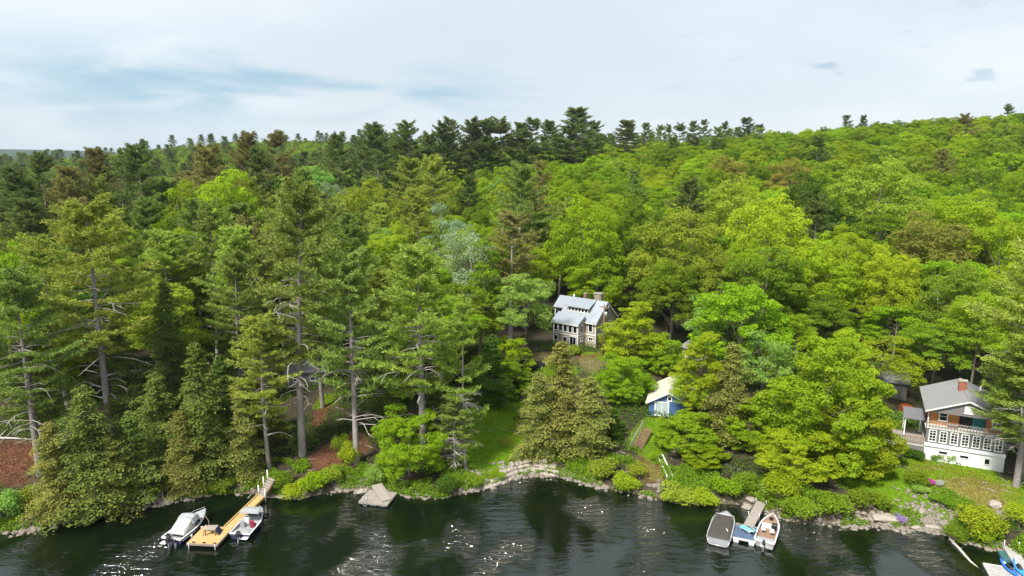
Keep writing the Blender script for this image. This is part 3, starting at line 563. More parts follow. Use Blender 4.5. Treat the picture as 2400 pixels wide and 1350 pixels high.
T('oak', 1920, 700, 114, 6.0, 'green', 'green tree shading dark yard gap on right slope')
T('oak', 2078, 388, 176, 11.5, 'olive', 'huge domed olive oak on right hillside')
T('round', 1895, 420, 172, 7.0, 'dark', 'dark green tree left of the huge domed oak')
T('oak', 2200, 520, 130, 9.0, 'bronze', 'bronze-gold oak above the hidden white farmhouse')
T('oak', 2270, 465, 150, 9.0, 'lime', 'bright lime oak behind the bronze-gold oak')
T('round', 2345, 530, 124, 6.5, 'bright', 'bright green tree at right edge below lime oak')
T('airy', 2330, 375, 178, 7.5, 'green', 'grey-green open tree near right picture edge on hillside')
T('round', 1700, 372, 250, 7.0, 'bronze', 'small bronze-domed tree on upper hillside')
T('round', 1850, 372, 240, 7.0, 'bronze', 'bronze and green tree left on upper right hillside')
T('round', 420, 425, 165, 7.5, 'lime', 'sunny lime tree among left back pines')
T('round', 530, 420, 160, 7.0, 'yellow', 'yellow-green tree right of the pair of dark left pines')
T('round', 720, 385, 200, 7.0, 'mint', 'fresh green tree at foot of centre-left pine group')
T('airy', 770, 425, 196, 4.2, 'silver', 'slender silver-leaved tree in centre-left canopy')
T('oak', 850, 440, 165, 8.5, 'olive', 'wide olive-green oak over dark hollow at centre left')
T('round', 830, 545, 128, 6.0, 'lime', 'rounded lime maple behind shore pine tops')
T('round', 930, 525, 136, 6.0, 'yellow', 'yellow-green tree left of the silver poplars')
T('round', 430, 590, 118, 5.0, 'bright', 'vivid green tree low among left mid woods')
T('maple', 30, 590, 100, 6.0, 'bright', 'fresh green bushy tree by pale lot at left edge')
T('maple', 80, 680, 92, 4.5, 'bright', 'bright green undergrowth tree behind far left pine')
# back row of dark pines on the left
for px, py, Y, r, c, lb in ((28, 398, 168, 6.5, 'pine_dark', 'dark pine at left edge of back row'), (92, 362, 205, 6, 'pine_dark', 'dark spired pine second from left in back row'), (150, 395, 180, 6.5, 'pine_brown', 'bronze pine in left back row'), (222, 352, 200, 6, 'pine_brown', 'bronze-brown pine with forked top in left back row'), (262, 362, 195, 5.5, 'pine_dark', 'dark pine right of bronze-brown forked pine'), (330, 350, 175, 6.5, 'pine_dark', 'dark horizontal-branched pine standing clear in left back row'), (466, 347, 172, 7, 'pine_brown', 'dark wide-armed pine with bare trunk in left back row'), (505, 372, 190, 5, 'pine_dark', 'smaller dark pine right of wide-armed pine'), (572, 322, 215, 5.5, 'pine_brown', 'bronze pine with brushy top breaking skyline left of centre'), (645, 318, 212, 6, 'pine_brown', 'brown-topped pine with fan-shaped crown on skyline'), (612, 352, 190, 6, 'pine_dark', 'dense dark pine below the fan-topped pine'), (690, 400, 170, 4.5, 'pine', 'green pine right of the fan-topped skyline pine'), (185, 470, 140, 5.5, 'pine_brown', 'brown-tipped pine behind huge yellow-topped pine'), (60, 470, 140, 6, 'pine_dark', 'dark pine above pale lot at left'), (580, 480, 140, 5, 'pine', 'green pine in front of skyline pine group')):
    T('topknot' if py < 330 else 'pine', px, py, Y, r, c, lb)
ORD = ['second', 'third', 'fourth', 'fifth', 'sixth', 'seventh', 'eighth', 'ninth', 'tenth', 'eleventh', 'twelfth', 'thirteenth', 'fourteenth', 'fifteenth', 'sixteenth', 'seventeenth']
# pines along the ridge
for k, (px, py, Y, r) in enumerate(((795, 318, 262, 6), (848, 335, 280, 5), (890, 297, 268, 8.5), (935, 310, 285, 6), (957, 292, 280, 8), (1000, 318, 290, 7), (1032, 292, 300, 6.5), (1052, 284, 305, 7), (1092, 281, 310, 8), (1130, 290, 315, 7), (1152, 283, 320, 8), (1182, 279, 322, 8), (1215, 290, 330, 7), (1245, 282, 330, 8), (1290, 287, 340, 7), (1327, 300, 335, 8), (1352, 256, 335, 11), (1400, 290, 350, 7), (1462, 284, 360, 9), (1512, 291, 400, 5), (1560, 294, 410, 4.5), (1590, 290, 420, 5), (1625, 287, 425, 5), (1652, 284, 430, 5), (1700, 287, 430, 4.5), (1752, 278, 425, 7), (1780, 293, 430, 5), (1985, 272, 440, 4.5), (2025, 272, 440, 4), (2362, 246, 440, 4))):
    lb = {890: 'large dark pine with forked top left of the ridge pine group', 1352: 'tallest dark ridge pine standing above the skyline', 795: 'flat-topped dark pine alone at left end of ridge', 2362: 'small dark pine on skyline at far right'}.get(px, 'dark pine on the forest ridge, ' + ('%s of ridge row left of the tallest pine' % ORD[k - 1] if px < 1352 else '%s pine counted rightward from the tallest one' % ORD[k - 17]))
    T('topknot' if k % 2 else 'pine', px, py, Y, r, 'pine_dark', lb, group='dark pines along the forest ridge')
# ------------------------------------------------------------------ the rest of the wood
CLEAR = [(1290, 685, 1445, 840, 117), (1505, 870, 1615, 990, 90), (2090, 880, 2325, 1100, 82), (1125, 925, 1250, 1110, 92), (1365, 810, 1425, 870, 117), (1545, 770, 1570, 860, 122), (680, 880, 860, 1100, 96), (0, 1020, 70, 1200, 80), (1225, 800, 1300, 860, 117), (0, 540, 70, 590, 150), (1930, 690, 2000, 830, 110)]
def blocked(x, y, g, h, r):
    a = proj((x, y, g + h)); b = proj((x, y, g)); w = F * r / a[2] * .9
    for x0, y0, x1, y1, Yc in CLEAR:
        if y < Yc and a[0] + w > x0 and a[0] - w < x1 and a[1] < y1 and b[1] > y0: return True
    return False
rw = random.Random(77); PTS = [(x, y, r) for x, y, r in TREES]; wild = []; grid = {}
def near(x, y, r, f=.66):
    gxx, gyy = int(x // 12), int(y // 12)
    for i in (-1, 0, 1):
        for j in (-1, 0, 1):
            for (a, b, c) in grid.get((gxx + i, gyy + j), ()):
                if (a - x) ** 2 + (b - y) ** 2 < ((c + r) * f) ** 2: return True
    return False
def put(x, y, r): grid.setdefault((int(x // 12), int(y // 12)), []).append((x, y, r))
for q in PTS: put(*q)
HOUSE_CLEAR = [(P_GREY.x - 1, P_GREY.y + 3, 11), (P_SHED.x + 3, P_SHED.y + 4, 7), (P_WHITE.x + 4, P_WHITE.y + 5, 9), (at_z(2225, 705, 9).x, at_z(2225, 705, 9).y, 8), (at_z(700, 895, 4).x, at_z(700, 895, 4).y, 6)]
for k in range(26000):
    Y = 96 + 380 * rw.random() ** .8; az = rw.uniform(-.86, .86); x = az * Y
    if Y - float(shore_y(x)) < 14: continue
    n = math.sin(x / 23 + 1.7 * math.sin(Y / 31)) + math.sin(Y / 19 + x / 41)
    left = az < -.12 and Y < 265
    pn = (.30 if az < -.3 else .18) if left else (.05 if Y < 330 or az > .05 else .12)
    if az > .05 and Y > 160: pn = .008
    ispine = rw.random() < pn
    if ispine: r, h = rw.uniform(4, 5.6), rw.uniform(22, 28)
    elif az > .0 and Y > 150: r, h = rw.uniform(5.6, 9.0), rw.uniform(13, 19)
    else: r, h = rw.uniform(4.6, 7.4), rw.uniform(13.5, 19)
    if Y > 300: h *= .85
    if any(math.hypot(x - a, Y - b) < c + r * .55 for a, b, c in HOUSE_CLEAR): continue
    if near(x, Y, r, .64): continue
    g = gz(x, Y)
    if blocked(x, Y, g, h, r): continue
    top = proj((x, Y, g + h))
    lim = np.interp(top[0], [0, 300, 600, 800, 1000, 1300, 1500, 1800, 2100, 2400], [418, 412, 395, 376, 345, 326, 303, 288, 264, 250])
    if top[1] < lim:
        h = at_y(top[0], lim + rw.uniform(0, 14), Y).z - g
        if h < 9: continue
    if top[0] < -80 or top[0] > 2480: 
        if rw.random() < .5: continue
    put(x, Y, r); wild.append((top[2], x, Y, g, h, r, ispine, n, top[0], top[1]))
wild.sort()
NAMED = {'lime': 'lime-green', 'bright': 'bright green', 'green': 'mid green', 'dark': 'dark green', 'yellow': 'yellow-green', 'olive': 'olive', 'bronze': 'bronze-tinged', 'mint': 'pale green', 'silver': 'silvery', 'pine': 'green', 'pine_yellow': 'yellowish', 'pine_dark': 'dark', 'pine_brown': 'brownish'}
LM = [(2078, 450, 'the huge domed oak'), (1815, 560, 'the great yellow-crowned oak'), (1212, 470, 'the lone bronze-topped pine'), (1100, 590, 'the silver poplars'), (1352, 290, 'the tallest ridge pine'), (995, 430, 'the paired open pines'), (645, 360, 'the fan-topped skyline pine'), (2200, 590, 'the bronze-gold oak'), (1600, 580, 'the great olive-gold oak'), (1370, 740, 'the grey cottage'), (420, 470, 'the sunny lime tree'), (466, 400, 'the wide-armed dark pine'), (0, 450, 'the left picture edge'), (2400, 380, 'the right picture edge'), (795, 340, 'the flat-topped ridge pine'), (1700, 390, 'the small bronze-domed tree'), (200, 560, 'the huge yellow-topped pine'), (672, 540, 'the giant bare-trunked pine'), (850, 500, 'the wide olive oak over the hollow'), (2240, 900, 'the white lakeside house'), (1050, 310, 'the ridge pine group'), (330, 400, 'the clear-standing dark pine'), (1720, 480, 'the broad pale olive oak'), (2270, 500, 'the bright lime oak'), (1500, 520, 'the wide green oak'), (1590, 300, 'the small ridge pines'), (2025, 280, 'the skyline pair of pines')]
def place(tx, ty, r, h, ip):
    x, y, n = min(LM, key=lambda q: math.hypot(q[0] - tx, (q[1] - ty - 30) * 1.3)); dx, dy = tx - x, ty + 30 - y; d = math.hypot(dx, dy)
    if 'edge' in n: rel = 'by'
    elif abs(dx) > abs(dy) * 2: rel = 'left of' if dx < 0 else 'right of'
    elif abs(dy) > abs(dx) * 2: rel = 'above' if dy < 0 else 'below'
    else: rel = ('above'+'-' if dy < 0 else 'below'+'-') + ('left of' if dx < 0 else 'right of')
    return '%s %s %s' % ('close' if d < 60 else 'further' if d < 120 else 'well', rel, n)
far_b, far_p = [], []; cnt = {'b': 0, 'p': 0}
for (dd, x, Y, g, h, r, ip, n, tx, ty) in wild:
    if ip: c = rw.choice(('pine', 'pine_yellow', 'pine', 'pine_yellow', 'pine_brown') if x < 0 and Y < 170 else ('pine_dark', 'pine', 'pine_brown', 'pine_dark'))
    elif x / Y > .05 and Y > 190: c = rw.choice(('bright', 'bright', 'lime', 'lime', 'green', 'bright', 'yellow', 'olive') if n > -.5 else ('lime', 'bright', 'bright', 'olive', 'green', 'bronze'))
    else: c = rw.choice(('lime', 'bright', 'green', 'yellow', 'bright', 'olive', 'mint', 'green') if n > 0 else ('green', 'bright', 'dark', 'olive', 'lime', 'bright'))
    vis = -60 < tx < 2460
    key = 'p' if ip else 'b'
    if cnt[key] < 280 and vis:
        cnt[key] += 1
        where = place(tx, ty, r, h, ip) if 1 else ('in the left woods behind the shore pines' if tx < 700 and Y < 170 else 'in the left back woods below the skyline' if tx < 800 else 'in the central canopy behind the silver poplars' if tx < 1300 and Y < 260 else 'on the slope just behind the cottages' if Y < 150 else 'on the middle of the right hillside' if Y < 240 else 'on the upper hillside below the ridge')
        kd = 'pine' if ip else 'broadleaf tree'
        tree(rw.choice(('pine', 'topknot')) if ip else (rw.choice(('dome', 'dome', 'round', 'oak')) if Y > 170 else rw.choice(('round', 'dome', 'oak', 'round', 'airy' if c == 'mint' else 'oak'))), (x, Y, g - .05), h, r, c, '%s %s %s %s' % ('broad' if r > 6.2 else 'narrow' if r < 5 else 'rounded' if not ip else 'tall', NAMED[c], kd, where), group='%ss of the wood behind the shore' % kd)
    else: (far_p if ip else far_b).append((x, Y, g, h / (30. if ip else 15.), r / (5.4 if ip else 6.5)))
# far wood beyond, which reads as one mass
for k in range(9000):
    Y = 440 + 1400 * rw.random() ** 1.6; az = rw.uniform(-.85, .35); x = az * Y
    if near(x, Y, 5.5, .5): continue
    g = gz(x, Y); put(x, Y, 5.5); s = rw.uniform(.8, 1.05)
    (far_p if rw.random() < .12 else far_b).append((x, Y, g, s * .9, s))
from collections import defaultdict
dup_ = defaultdict(list)
for o in col.objects:
    if o.get('category') == 'tree': dup_[o['label']].append(o)
for lb, os_ in dup_.items():
    if len(os_) < 2: continue
    os_.sort(key=lambda o: proj(o.location)[0])
    nm = {2: ['left one', 'right one'], 3: ['left one', 'middle one', 'right one']}.get(len(os_)) or [('%s from left' % q) for q in ['first'] + ORD][:len(os_)]
    for o, q in zip(os_, nm): o['label'] = lb + ', ' + q
def forest(name, pts, kinds, mats, label):
    srcs = bpy.data.collections.new(name + '_source')
    for kd, mt in zip(kinds, mats):
        hh, rr, tm, cm = kd[:4]; me = cm.copy(); me.materials.clear(); me.materials.append(LEAF[mt]); so = bpy.data.objects.new(name + '_crown', me); srcs.objects.link(so)
    P = np.array(pts, float); m = bpy.data.meshes.new(name); m.from_pydata([tuple(q) for q in P[:, :3]], [], [])
    a = m.attributes.new('sxy', 'FLOAT_VECTOR', 'POINT'); a.data.foreach_set('vector', np.stack([P[:, 4], P[:, 4], P[:, 3]], 1).astype(np.float32).ravel())
    rn = np.random.default_rng(3); a = m.attributes.new('rot', 'FLOAT_VECTOR', 'POINT'); a.data.foreach_set('vector', np.stack([np.zeros(len(P)), np.zeros(len(P)), rn.uniform(0, 6.28, len(P))], 1).astype(np.float32).ravel())
    o = bpy.data.objects.new(name, m); col.objects.link(o); tag(o, label, 'forest', kind='stuff')
    g = bpy.data.node_groups.new(name, 'GeometryNodeTree'); g.interface.new_socket('Geometry', in_out='INPUT', socket_type='NodeSocketGeometry'); g.interface.new_socket('Geometry', in_out='OUTPUT', socket_type='NodeSocketGeometry')
    N = g.nodes.new; L = g.links.new; gi = N('NodeGroupInput'); go = N('NodeGroupOutput'); ip = N('GeometryNodeInstanceOnPoints'); ci = N('GeometryNodeCollectionInfo'); ci.inputs['Collection'].default_value = srcs; ci.inputs['Separate Children'].default_value = True; ci.inputs['Reset Children'].default_value = True
    def na(nm):
        n = N('GeometryNodeInputNamedAttribute'); n.data_type = 'FLOAT_VECTOR'; n.inputs['Name'].default_value = nm; return n.outputs['Attribute']
    L(gi.outputs[0], ip.inputs['Points']); L(ci.outputs[0], ip.inputs['Instance']); ip.inputs['Pick Instance'].default_value = True; L(na('sxy'), ip.inputs['Scale'])
    er = N('FunctionNodeEulerToRotation'); L(na('rot'), er.inputs[0]); L(er.outputs[0], ip.inputs['Rotation']); L(ip.outputs[0], go.inputs[0])
    md = o.modifiers.new('trees', 'NODES'); md.node_group = g
RD = KIND['dome']; forest('distant_broadleaf_forest', far_b, [RD[0], RD[1], RD[2], RD[3], RD[0], RD[1]], ['bright', 'lime', 'green', 'bright', 'olive', 'green'], 'mass of green broadleaf crowns on far hillsides')
PK = KIND['pine']; forest('distant_pine_forest', far_p, [PK[0], PK[1], PK[3]], ['pine_dark', 'pine_dark', 'pine'], 'mass of dark pines on far hillsides')
print('trees', len(TREES), cnt, 'far', len(far_b), len(far_p))
# ------------------------------------------------------------------ houses
def window(par, axis, x, y, z, w, h, sgn=-1, cols=1, rows=1, fw=.09, glass='glass', frame='white', name='window'):
    """axis 'y': wall faces local y*sgn, window centre x,z on plane y ; axis 'x': wall faces local x*sgn, centre y,z on plane x"""
    fr, pn = MB(), MB(); d0, d1 = (0, .07)
    def bx(mb, u0, u1, v0, v1, a, b):
        if axis == 'y': mb.box(x + u0, x + u1, min(y + sgn*a, y + sgn*b), max(y + sgn*a, y + sgn*b), z + v0, z + v1)
        else: mb.box(min(x + sgn*a, x + sgn*b), max(x + sgn*a, x + sgn*b), y + u0, y + u1, z + v0, z + v1)
    bx(fr, -w/2, -w/2 + fw, -h/2, h/2, d0, d1); bx(fr, w/2 - fw, w/2, -h/2, h/2, d0, d1)
    bx(fr, -w/2 + fw, w/2 - fw, h/2 - fw, h/2, d0, d1); bx(fr, -w/2 - .03, w/2 + .03, -h/2 - .05, -h/2 + fw * .8, d0, d1 + .03)
    for c in range(1, cols): u = -w/2 + w * c / cols; bx(fr, u - .025, u + .025, -h/2 + fw, h/2 - fw, d0, .05)
    for r in range(1, rows): v = -h/2 + h * r / rows; bx(fr, -w/2 + fw, w/2 - fw, v - .025, v + .025, d0, .047)
    f = fr.build(name, M[frame], par); bx(pn, -w/2 + fw * .9, w/2 - fw * .9, -h/2 + fw * .7, h/2 - fw * .9, .004, .022); pn.build('pane', M[glass], f); return f
# ---- grey two-storey cottage with standing-seam roof
g = empty('cottage', P_GREY, R(-39), 'grey clapboard cottage with metal roof, dormer and stone chimney', 'house')
W, D, Hb, He, Hr = 7.6, 7.0, 2.25, 4.75, 7.75            # local x from -W..0, y 0..D (front at y=0, gable at x=0)
MB().prism([(0, -.6), (D, -.6), (D, He), (D/2, Hr), (0, He)], 'x', -W, 0).build('wall', M['grey_siding'], g)
sx0, sx1, sd = -W + .1, -2.2, -2.4
MB().prism([(sd, -.6), (-.002, -.6), (-.002, He - .05 + .75), (sd, He - .05 - .35)], 'x', sx0, sx1).build('sunroom', M['grey_siding'], g)
th = math.atan2(Hr - He, D / 2); ov = .38
def slope(name, x0, x1, y0, z0, y1, z1, thick, m, par, seams=0, off=.0):
    d = Vector((0, y1 - y0, z1 - z0)).normalized(); n = Vector((0, -d.z, d.y)); n = n if n.z > 0 else -n
    a, b = Vector((0, y0, z0)) + n * off, Vector((0, y1, z1)) + n * off
    o = MB().prism([(a.y, a.z), (b.y, b.z), (b.y + n.y * thick, b.z + n.z * thick), (a.y + n.y * thick, a.z + n.z * thick)], 'x', x0, x1).build(name, m, par)
    if seams:
        me = None; k = int((x1 - x0) / seams)
        for i in range(k + 1):
            xx = x0 + .02 + (x1 - x0 - .04) * i / k
            if me is None: me = MB().bar(Vector((0, a.y, a.z)) + n * (thick + .02), Vector((0, b.y, b.z)) + n * (thick + .02), .045, .045, n).mesh('seam'); me.materials.append(M['seam'])
            s = bpy.data.objects.new('seam', me); col.objects.link(s); s.parent = o; s.location.x = xx
    return o
rz_ = lambda y: He + (Hr - He) * y / (D / 2)
slope('roof', -W - .4, ov, -ov, rz_(-ov), D / 2 + .03, Hr + .02, .09, M['metal_roof'], g, .46, .01)
slope('roof', -W - .4, ov, D + ov, rz_(-ov), D / 2 - .0, Hr + .02, .085, M['metal_roof'], g, 0, .012)
slope('sunroom_roof', sx0 - .3, sx1 + .3, sd - .35, He - .05 - .35 - .15, -.35, He + .82 + .05, .08, M['metal_roof'], g, .46, .03)
# raised roof over the left end balcony
slope('balcony_roof', -W - 2.6, -W - .42, 1.3, rz_(1.3) + .02, D / 2 + .03, Hr + .03, .09, M['metal_roof'], g, .46, .01)
slope('balcony_roof', -W - 2.6, -W - .42, D, rz_(0), D / 2, Hr + .03, .085, M['metal_roof'], g, 0, .012)
MB().box(-W - 2.4, -W - 2.25, 1.5, 1.65, -.6, rz_(1.5)).build('post', M['white'], g)
MB().box(-W - 2.0, -W - .01, 2.4, D - .2, -.6, 5.6).build('side_wing', M['grey_siding'], g)
# dormer
dx0, dx1, dy = -W + .9, -2.3, 1.05; dz = rz_(dy)
MB().prism([(dy, dz - .3), (D / 2 - .1, dz - .3), (D / 2 - .1, Hr - .08), (dy, dz + .95)], 'x', dx0, dx1).build('dormer', M['grey_siding'], g)
slope('dormer_roof', dx0 - .3, dx1 + .35, dy - .4, dz + .93, D / 2 - .05, Hr + .06, .09, M['metal_roof'], g, .46, .03)
for i in range(6): window(g, 'y', dx0 + .42 + (dx1 - dx0 - .84) * i / 5, dy, dz + .52, .62, .74, fw=.08)
for i in range(2):
    xx = -5.2 + i * 1.1; y0 = -1.35; zz = He + .35 + y0 * .46
    sk = MB().prism([(y0, zz), (y0 + .85, zz + .39), (y0 + .82, zz + .50), (y0 - .03, zz + .11)], 'x', xx, xx + .55).build('skylight', M['glass'], g)
# windows of the sunroom, side and gable
for i in range(5): window(g, 'y', sx0 + .55 + i * 1.05, sd, 3.32, .86, 1.3, rows=1, fw=.1)
window(g, 'x', sx1, -1.25, 3.35, .85, 1.35, 1, fw=.1); window(g, 'y', -1.05, 0, 3.45, .95, 1.5, fw=.11); window(g, 'x', 0, 2.2, 3.45, 1.0, 1.4, 1, fw=.11); window(g, 'x', 0, 5.0, 3.45, 1.0, 1.4, 1, fw=.11)
window(g, 'x', 0, 3.5, 5.95, 1.8, 1.35, 1, cols=2, fw=.12)
window(g, 'y', -.95, 0, 1.45, 1.0, .72, cols=2, fw=.1); window(g, 'x', sx1, -1.15, 1.4, .85, .75, 1, cols=2, fw=.1); window(g, 'y', sx0 + .6, sd, 1.3, .9, 1.0, fw=.1)
window(g, 'y', -3.2, sd, 1.05, 1.5, 2.0, cols=2, fw=.11, name='door'); window(g, 'y', -4.9, sd, 1.3, .9, 1.0, fw=.1)
tr = MB(); tr.box(sx0 - .03, sx1 + .03, sd - .035, sd, Hb - .1, Hb + .1); tr.box(sx1, sx1 + .035, sd + .001, -.04, Hb - .1, Hb + .1); tr.box(sx1 + .04, .04, -.035, 0, Hb - .1, Hb + .1); tr.box(0, .036, .001, D, Hb - .1, Hb + .1); tr.build('belt_trim', M['white'], g)
for (a, b, z1) in ((sx1 - .06, sd - .045, He - .5), (sx0 - .05, sd - .045, He - .5), (-.1, -.045, He - .05)): MB().box(a, a + .15, b, b + .15, -.4, z1).build('corner_board', M['white'], g)
for s, (ya, yb) in ((1, (-ov, D / 2)), (2, (D + ov, D / 2))): MB().bar((ov - .06, ya, rz_(-ov) - .1), (ov - .06, yb, Hr - .1), .05, .2, (0, 0, 1)).build('rake_board', M['white'], g)
MB().bar((-W - .4, -ov - .02, rz_(-ov) - .08), (ov, -ov - .02, rz_(-ov) - .08), .05, .16).build('fascia', M['white'], g); MB().bar((sx0 - .3, sd - .37, 4.18), (sx1 + .3, sd - .37, 4.18), .05, .16).build('fascia', M['white'], g)
ch = MB().box(-2.9, -1.5, D / 2 + .35, D / 2 + 1.35, 5.5, Hr + 1.15).build('chimney', M['chimney_stone'], g, label='broad fieldstone chimney', bevel=.05)
MB().box(-3.02, -1.38, D / 2 + .23, D / 2 + 1.47, Hr + 1.152, Hr + 1.32).build('cap', M['stone'], ch)
rr_ = random.Random(3)
for i in range(26):                                       # fieldstones standing proud of the chimney
    a, b = i % 6, i // 6; MB().box(-2.88 + a * .23, -2.70 + a * .23, D / 2 + .30, D / 2 + .36, Hr - .2 + b * .27 + rr_.uniform(-.02, .02), Hr + b * .27 + rr_.uniform(0, .03)).build('stone', M['chimney_stone'], ch, bevel=.02)
c2 = MB().box(-5.1, -4.55, D / 2 + .25, D / 2 + .8, 6.5, Hr + .95).build('flue_chimney', M['red_siding'], g, bevel=.02); MB().box(-5.15, -4.5, D / 2 + .2, D / 2 + .85, Hr + .952, Hr + 1.03).build('cap', M['stone'], c2)
MB().tube([(-W + .3, D / 2 + .4, Hr - .5), (-W + .3, D / 2 + .4, Hr + .55)], .13, 8).build('vent_pipe', M['white'], g)
# ---- blue cabin
s = empty('cabin', P_SHED, R(-17), 'small blue cabin with cream roof and white glass door above stairs', 'house')
W, D, He, Hr = 5.4, 7.2, 2.05, 3.55
MB().prism([(0, -.6), (W, -.6), (W, He), (W / 2, Hr), (0, He)], 'y', 0, D).build('wall', M['blue_siding'], s)
for a, b in ((-.4, W / 2), (W + .4, W / 2)):
    z0 = He + (Hr - He) * (-.4) / (W / 2); d = Vector((b - a, Hr - z0)); n = Vector((-d.y, d.x)).normalized(); n = n if n.y > 0 else -n
    q = MB().prism([(a, z0 + .01), (b, Hr + .01), (b + n.x * .1, Hr + .11), (a + n.x * .1, z0 + n.y * .1)], 'y', -.45, D + .4).build('roof', M['cream_roof'], s)
    MB().bar((a, -.47, z0 - .02), (b, -.47, Hr - .02), .04, .18, (0, 0, 1)).build('rake_board', M['white'], q)
window(s, 'y', 1.75, 0, 1.05, 1.95, 2.05, cols=2, fw=.14, glass='curtain', name='sliding_door'); window(s, 'y', 2.75, 0, 2.62, .62, .72, fw=.11)
MB().box(.75, 2.8, -.75, -.02, -.5, -.12).build('doorstep', M['grey_wood'], s); window(s, 'x', 0, 3, 1.3, .9, .9, -1)
# ---- white and cedar house on the right
h = empty('lakeside_house', P_WHITE, R(-27), 'three-level lakeside house, white basement, cedar upper wall and grey roof', 'house')
W, D = 8.2, 9.2; z1, z2, z3, zr = 2.25, 4.15, 6.45, 8.15
MB().box(0, W, 0, D, -.8, z1 - .32).build('basement_wall', M['white'], h)
MB().prism([(-.22, z1 - .32), (D, z1 - .32), (D, z1), (.0, z1)], 'x', -.02, W + .02).build('sloped_apron', M['white'], h)
MB().box(.02, W - .02, .02, D, z1, z2).build('sunroom_wall', M['grey_shingle'], h)
MB().box(-.15, W + .15, -.12, 1.35, z2, z2 + .14).build('balcony_floor', M['offwhite'], h)
MB().prism([(.25, z2), (W - .25, z2), (W - .25, z3), (.25, z3)], 'y', 1.3, D).build('cedar_wall', M['cedar'], h)
MB().prism([(.1, z3 - .28), (W - .1, z3 - .28), (W - .1, z3), (W / 2, zr - .02), (.1, z3)], 'y', .15, 1.3).build('gable', M['grey_shingle'], h)
for a, b in ((-.35, W / 2), (W + .35, W / 2)):
    z0 = z3 + (zr - z3) * (-.35) / (W / 2); d = Vector((b - a, zr - z0)); n = Vector((-d.y, d.x)).normalized(); n = n if n.y > 0 else -n
    q = MB().prism([(a, z0 + .01), (b, zr + .01), (b + n.x * .13, zr + .13), (a + n.x * .13, z0 + n.y * .13)], 'y', -.15, D + .4).build('roof', M['shingle_roof'], h)
    MB().bar((a, -.17, z0 - .03), (b, -.17, zr - .03), .04, .2, (0, 0, 1)).build('rake_board', M['offwhite'], q)
MB().box(W / 2 - .16, W / 2 + .16, -.17, D + .41, zr + .12, zr + .17).build('ridge_cap', M['shingle_roof'], h)
b_ = MB().box(W / 2 - .75, W / 2 + .1, 4.3, 5.1, zr - .8, zr + 1.15).build('chimney', M['brick'], h, bevel=.02); MB().box(W / 2 - .82, W / 2 + .17, 4.23, 5.17, zr + 1.152, zr + 1.26).build('cap', M['stone'], b_)
MB().tube([(W * .72, 6.4, zr - 1), (W * .72, 6.4, zr + .25)], .09, 8).build('vent_pipe', M['white'], h)
for i in range(7): window(h, 'y', .72 + i * 1.12, .02, (z1 + z2) / 2 + .05, .82, 1.5, cols=2, rows=4, fw=.1)
for x, w, hh, zz in ((2.0, .95, .42, 1.25), (4.2, .95, .42, 1.15)): window(h, 'y', x, 0, zz, w, hh, cols=1, fw=.05, name='basement_window')
dr = MB().box(5.95, 6.95, -.05, -.001, -.5, 1.6).build('basement_door', M['white'], h); window(dr, 'y', 6.5, -.05, 1.05, .55, .75, fw=.05)
window(h, 'y', 1.75, 1.3, z2 + 1.3, .95, 1.15, rows=2, fw=.1); window(h, 'y', W - 1.0, 1.3, z2 + 1.25, .95, 1.25, rows=2, fw=.1)
dd = window(h, 'y', 4.75, 1.3, z2 + 1.02, 2.7, 1.9, fw=.06, frame='black', name='sliding_door'); MB().box(4.75, 6.0, 1.26, 1.274, z2 + .2, z2 + 1.9).build('teal_panel', M['teal_glass'], dd)
window(h, 'y', W / 2, .15, z3 + .55, .85, .85, rows=5, fw=.1, name='louvre', glass='offwhite')
rl = MB(); rl.bar((-.1, -.08, z2 + .92), (W + .1, -.08, z2 + .92), .11, .09); rl.bar((-.1, -.08, z2 + .3), (W + .1, -.08, z2 + .3), .05, .05)
for i in range(int(W / .32)): rl.box(-.05 + i * .32, .03 + i * .32, -.11, -.04, z2 + .14, z2 + .9)
for x in (-.05, 2.9, 5.9, W): rl.box(x - .05, x + .05, -.13, -.03, z2 - .2, z2 + .98)
rl.build('balcony_railing', M['rail_wood'], h)
for sx in (.12, W - .12): MB().bar((sx, .0, z2 + .1), (sx, 1.25, z3 - .2), .12, .12).build('brace', M['offwhite'], h)
MB().box(2.2, 3.2, .25, .8, z2 + .14, z2 + .62).build('bench', M['grey_wood'], h)
# side porch and deck on lattice
MB().prism([(1.6, z2 + .25), (4.6, z2 + .75), (4.6, z2 + .85), (1.6, z2 + .35)], 'x', -2.4, -.03).build('porch_roof', M['dark_roof'], h)
for y in (1.8, 4.4): MB().box(-2.25, -2.12, y, y + .13, z1 - .2, z2 + .28).build('porch_post', M['white'], h)
MB().box(-3.4, -.01, -.1, 4.6, z1 - .55, z1 - .42).build('deck', M['grey_wood'], h)
MB().box(-5.0, -.01, -.05, .0, -.7, z1 - .58).build('lattice_skirt', M['lattice'], h)
lt = MB()
for i in range(40):
    x = -5.0 + i * .25
    if x + 1 < .2: lt.bar((x, -.07, -.4), (min(x + 1.9, -.05), -.07, -.4 + min(1.9, -.05 - x)), .02, .05, (0, 1, 0))
lt.build('lattice_strips', M['grey_wood'], h)
MB().bar((-5.0, -.08, z1 - .5), (-.02, -.08, z1 - .5), .06, .14).build('lattice_cap', M['offwhite'], h)
dk = MB(); dk.bar((-3.4, -.1, z1 + .5), (-.02, -.1, z1 + .5), .12, .09); dk.box(-3.45, -3.35, -.15, -.05, z1 - .5, z1 + .6)
for i in range(12): dk.box(-3.3 + i * .28, -3.18 + i * .28, -.13, -.07, z1 - .42, z1 + .48)
dk.build('deck_railing', M['rail_wood'], h)
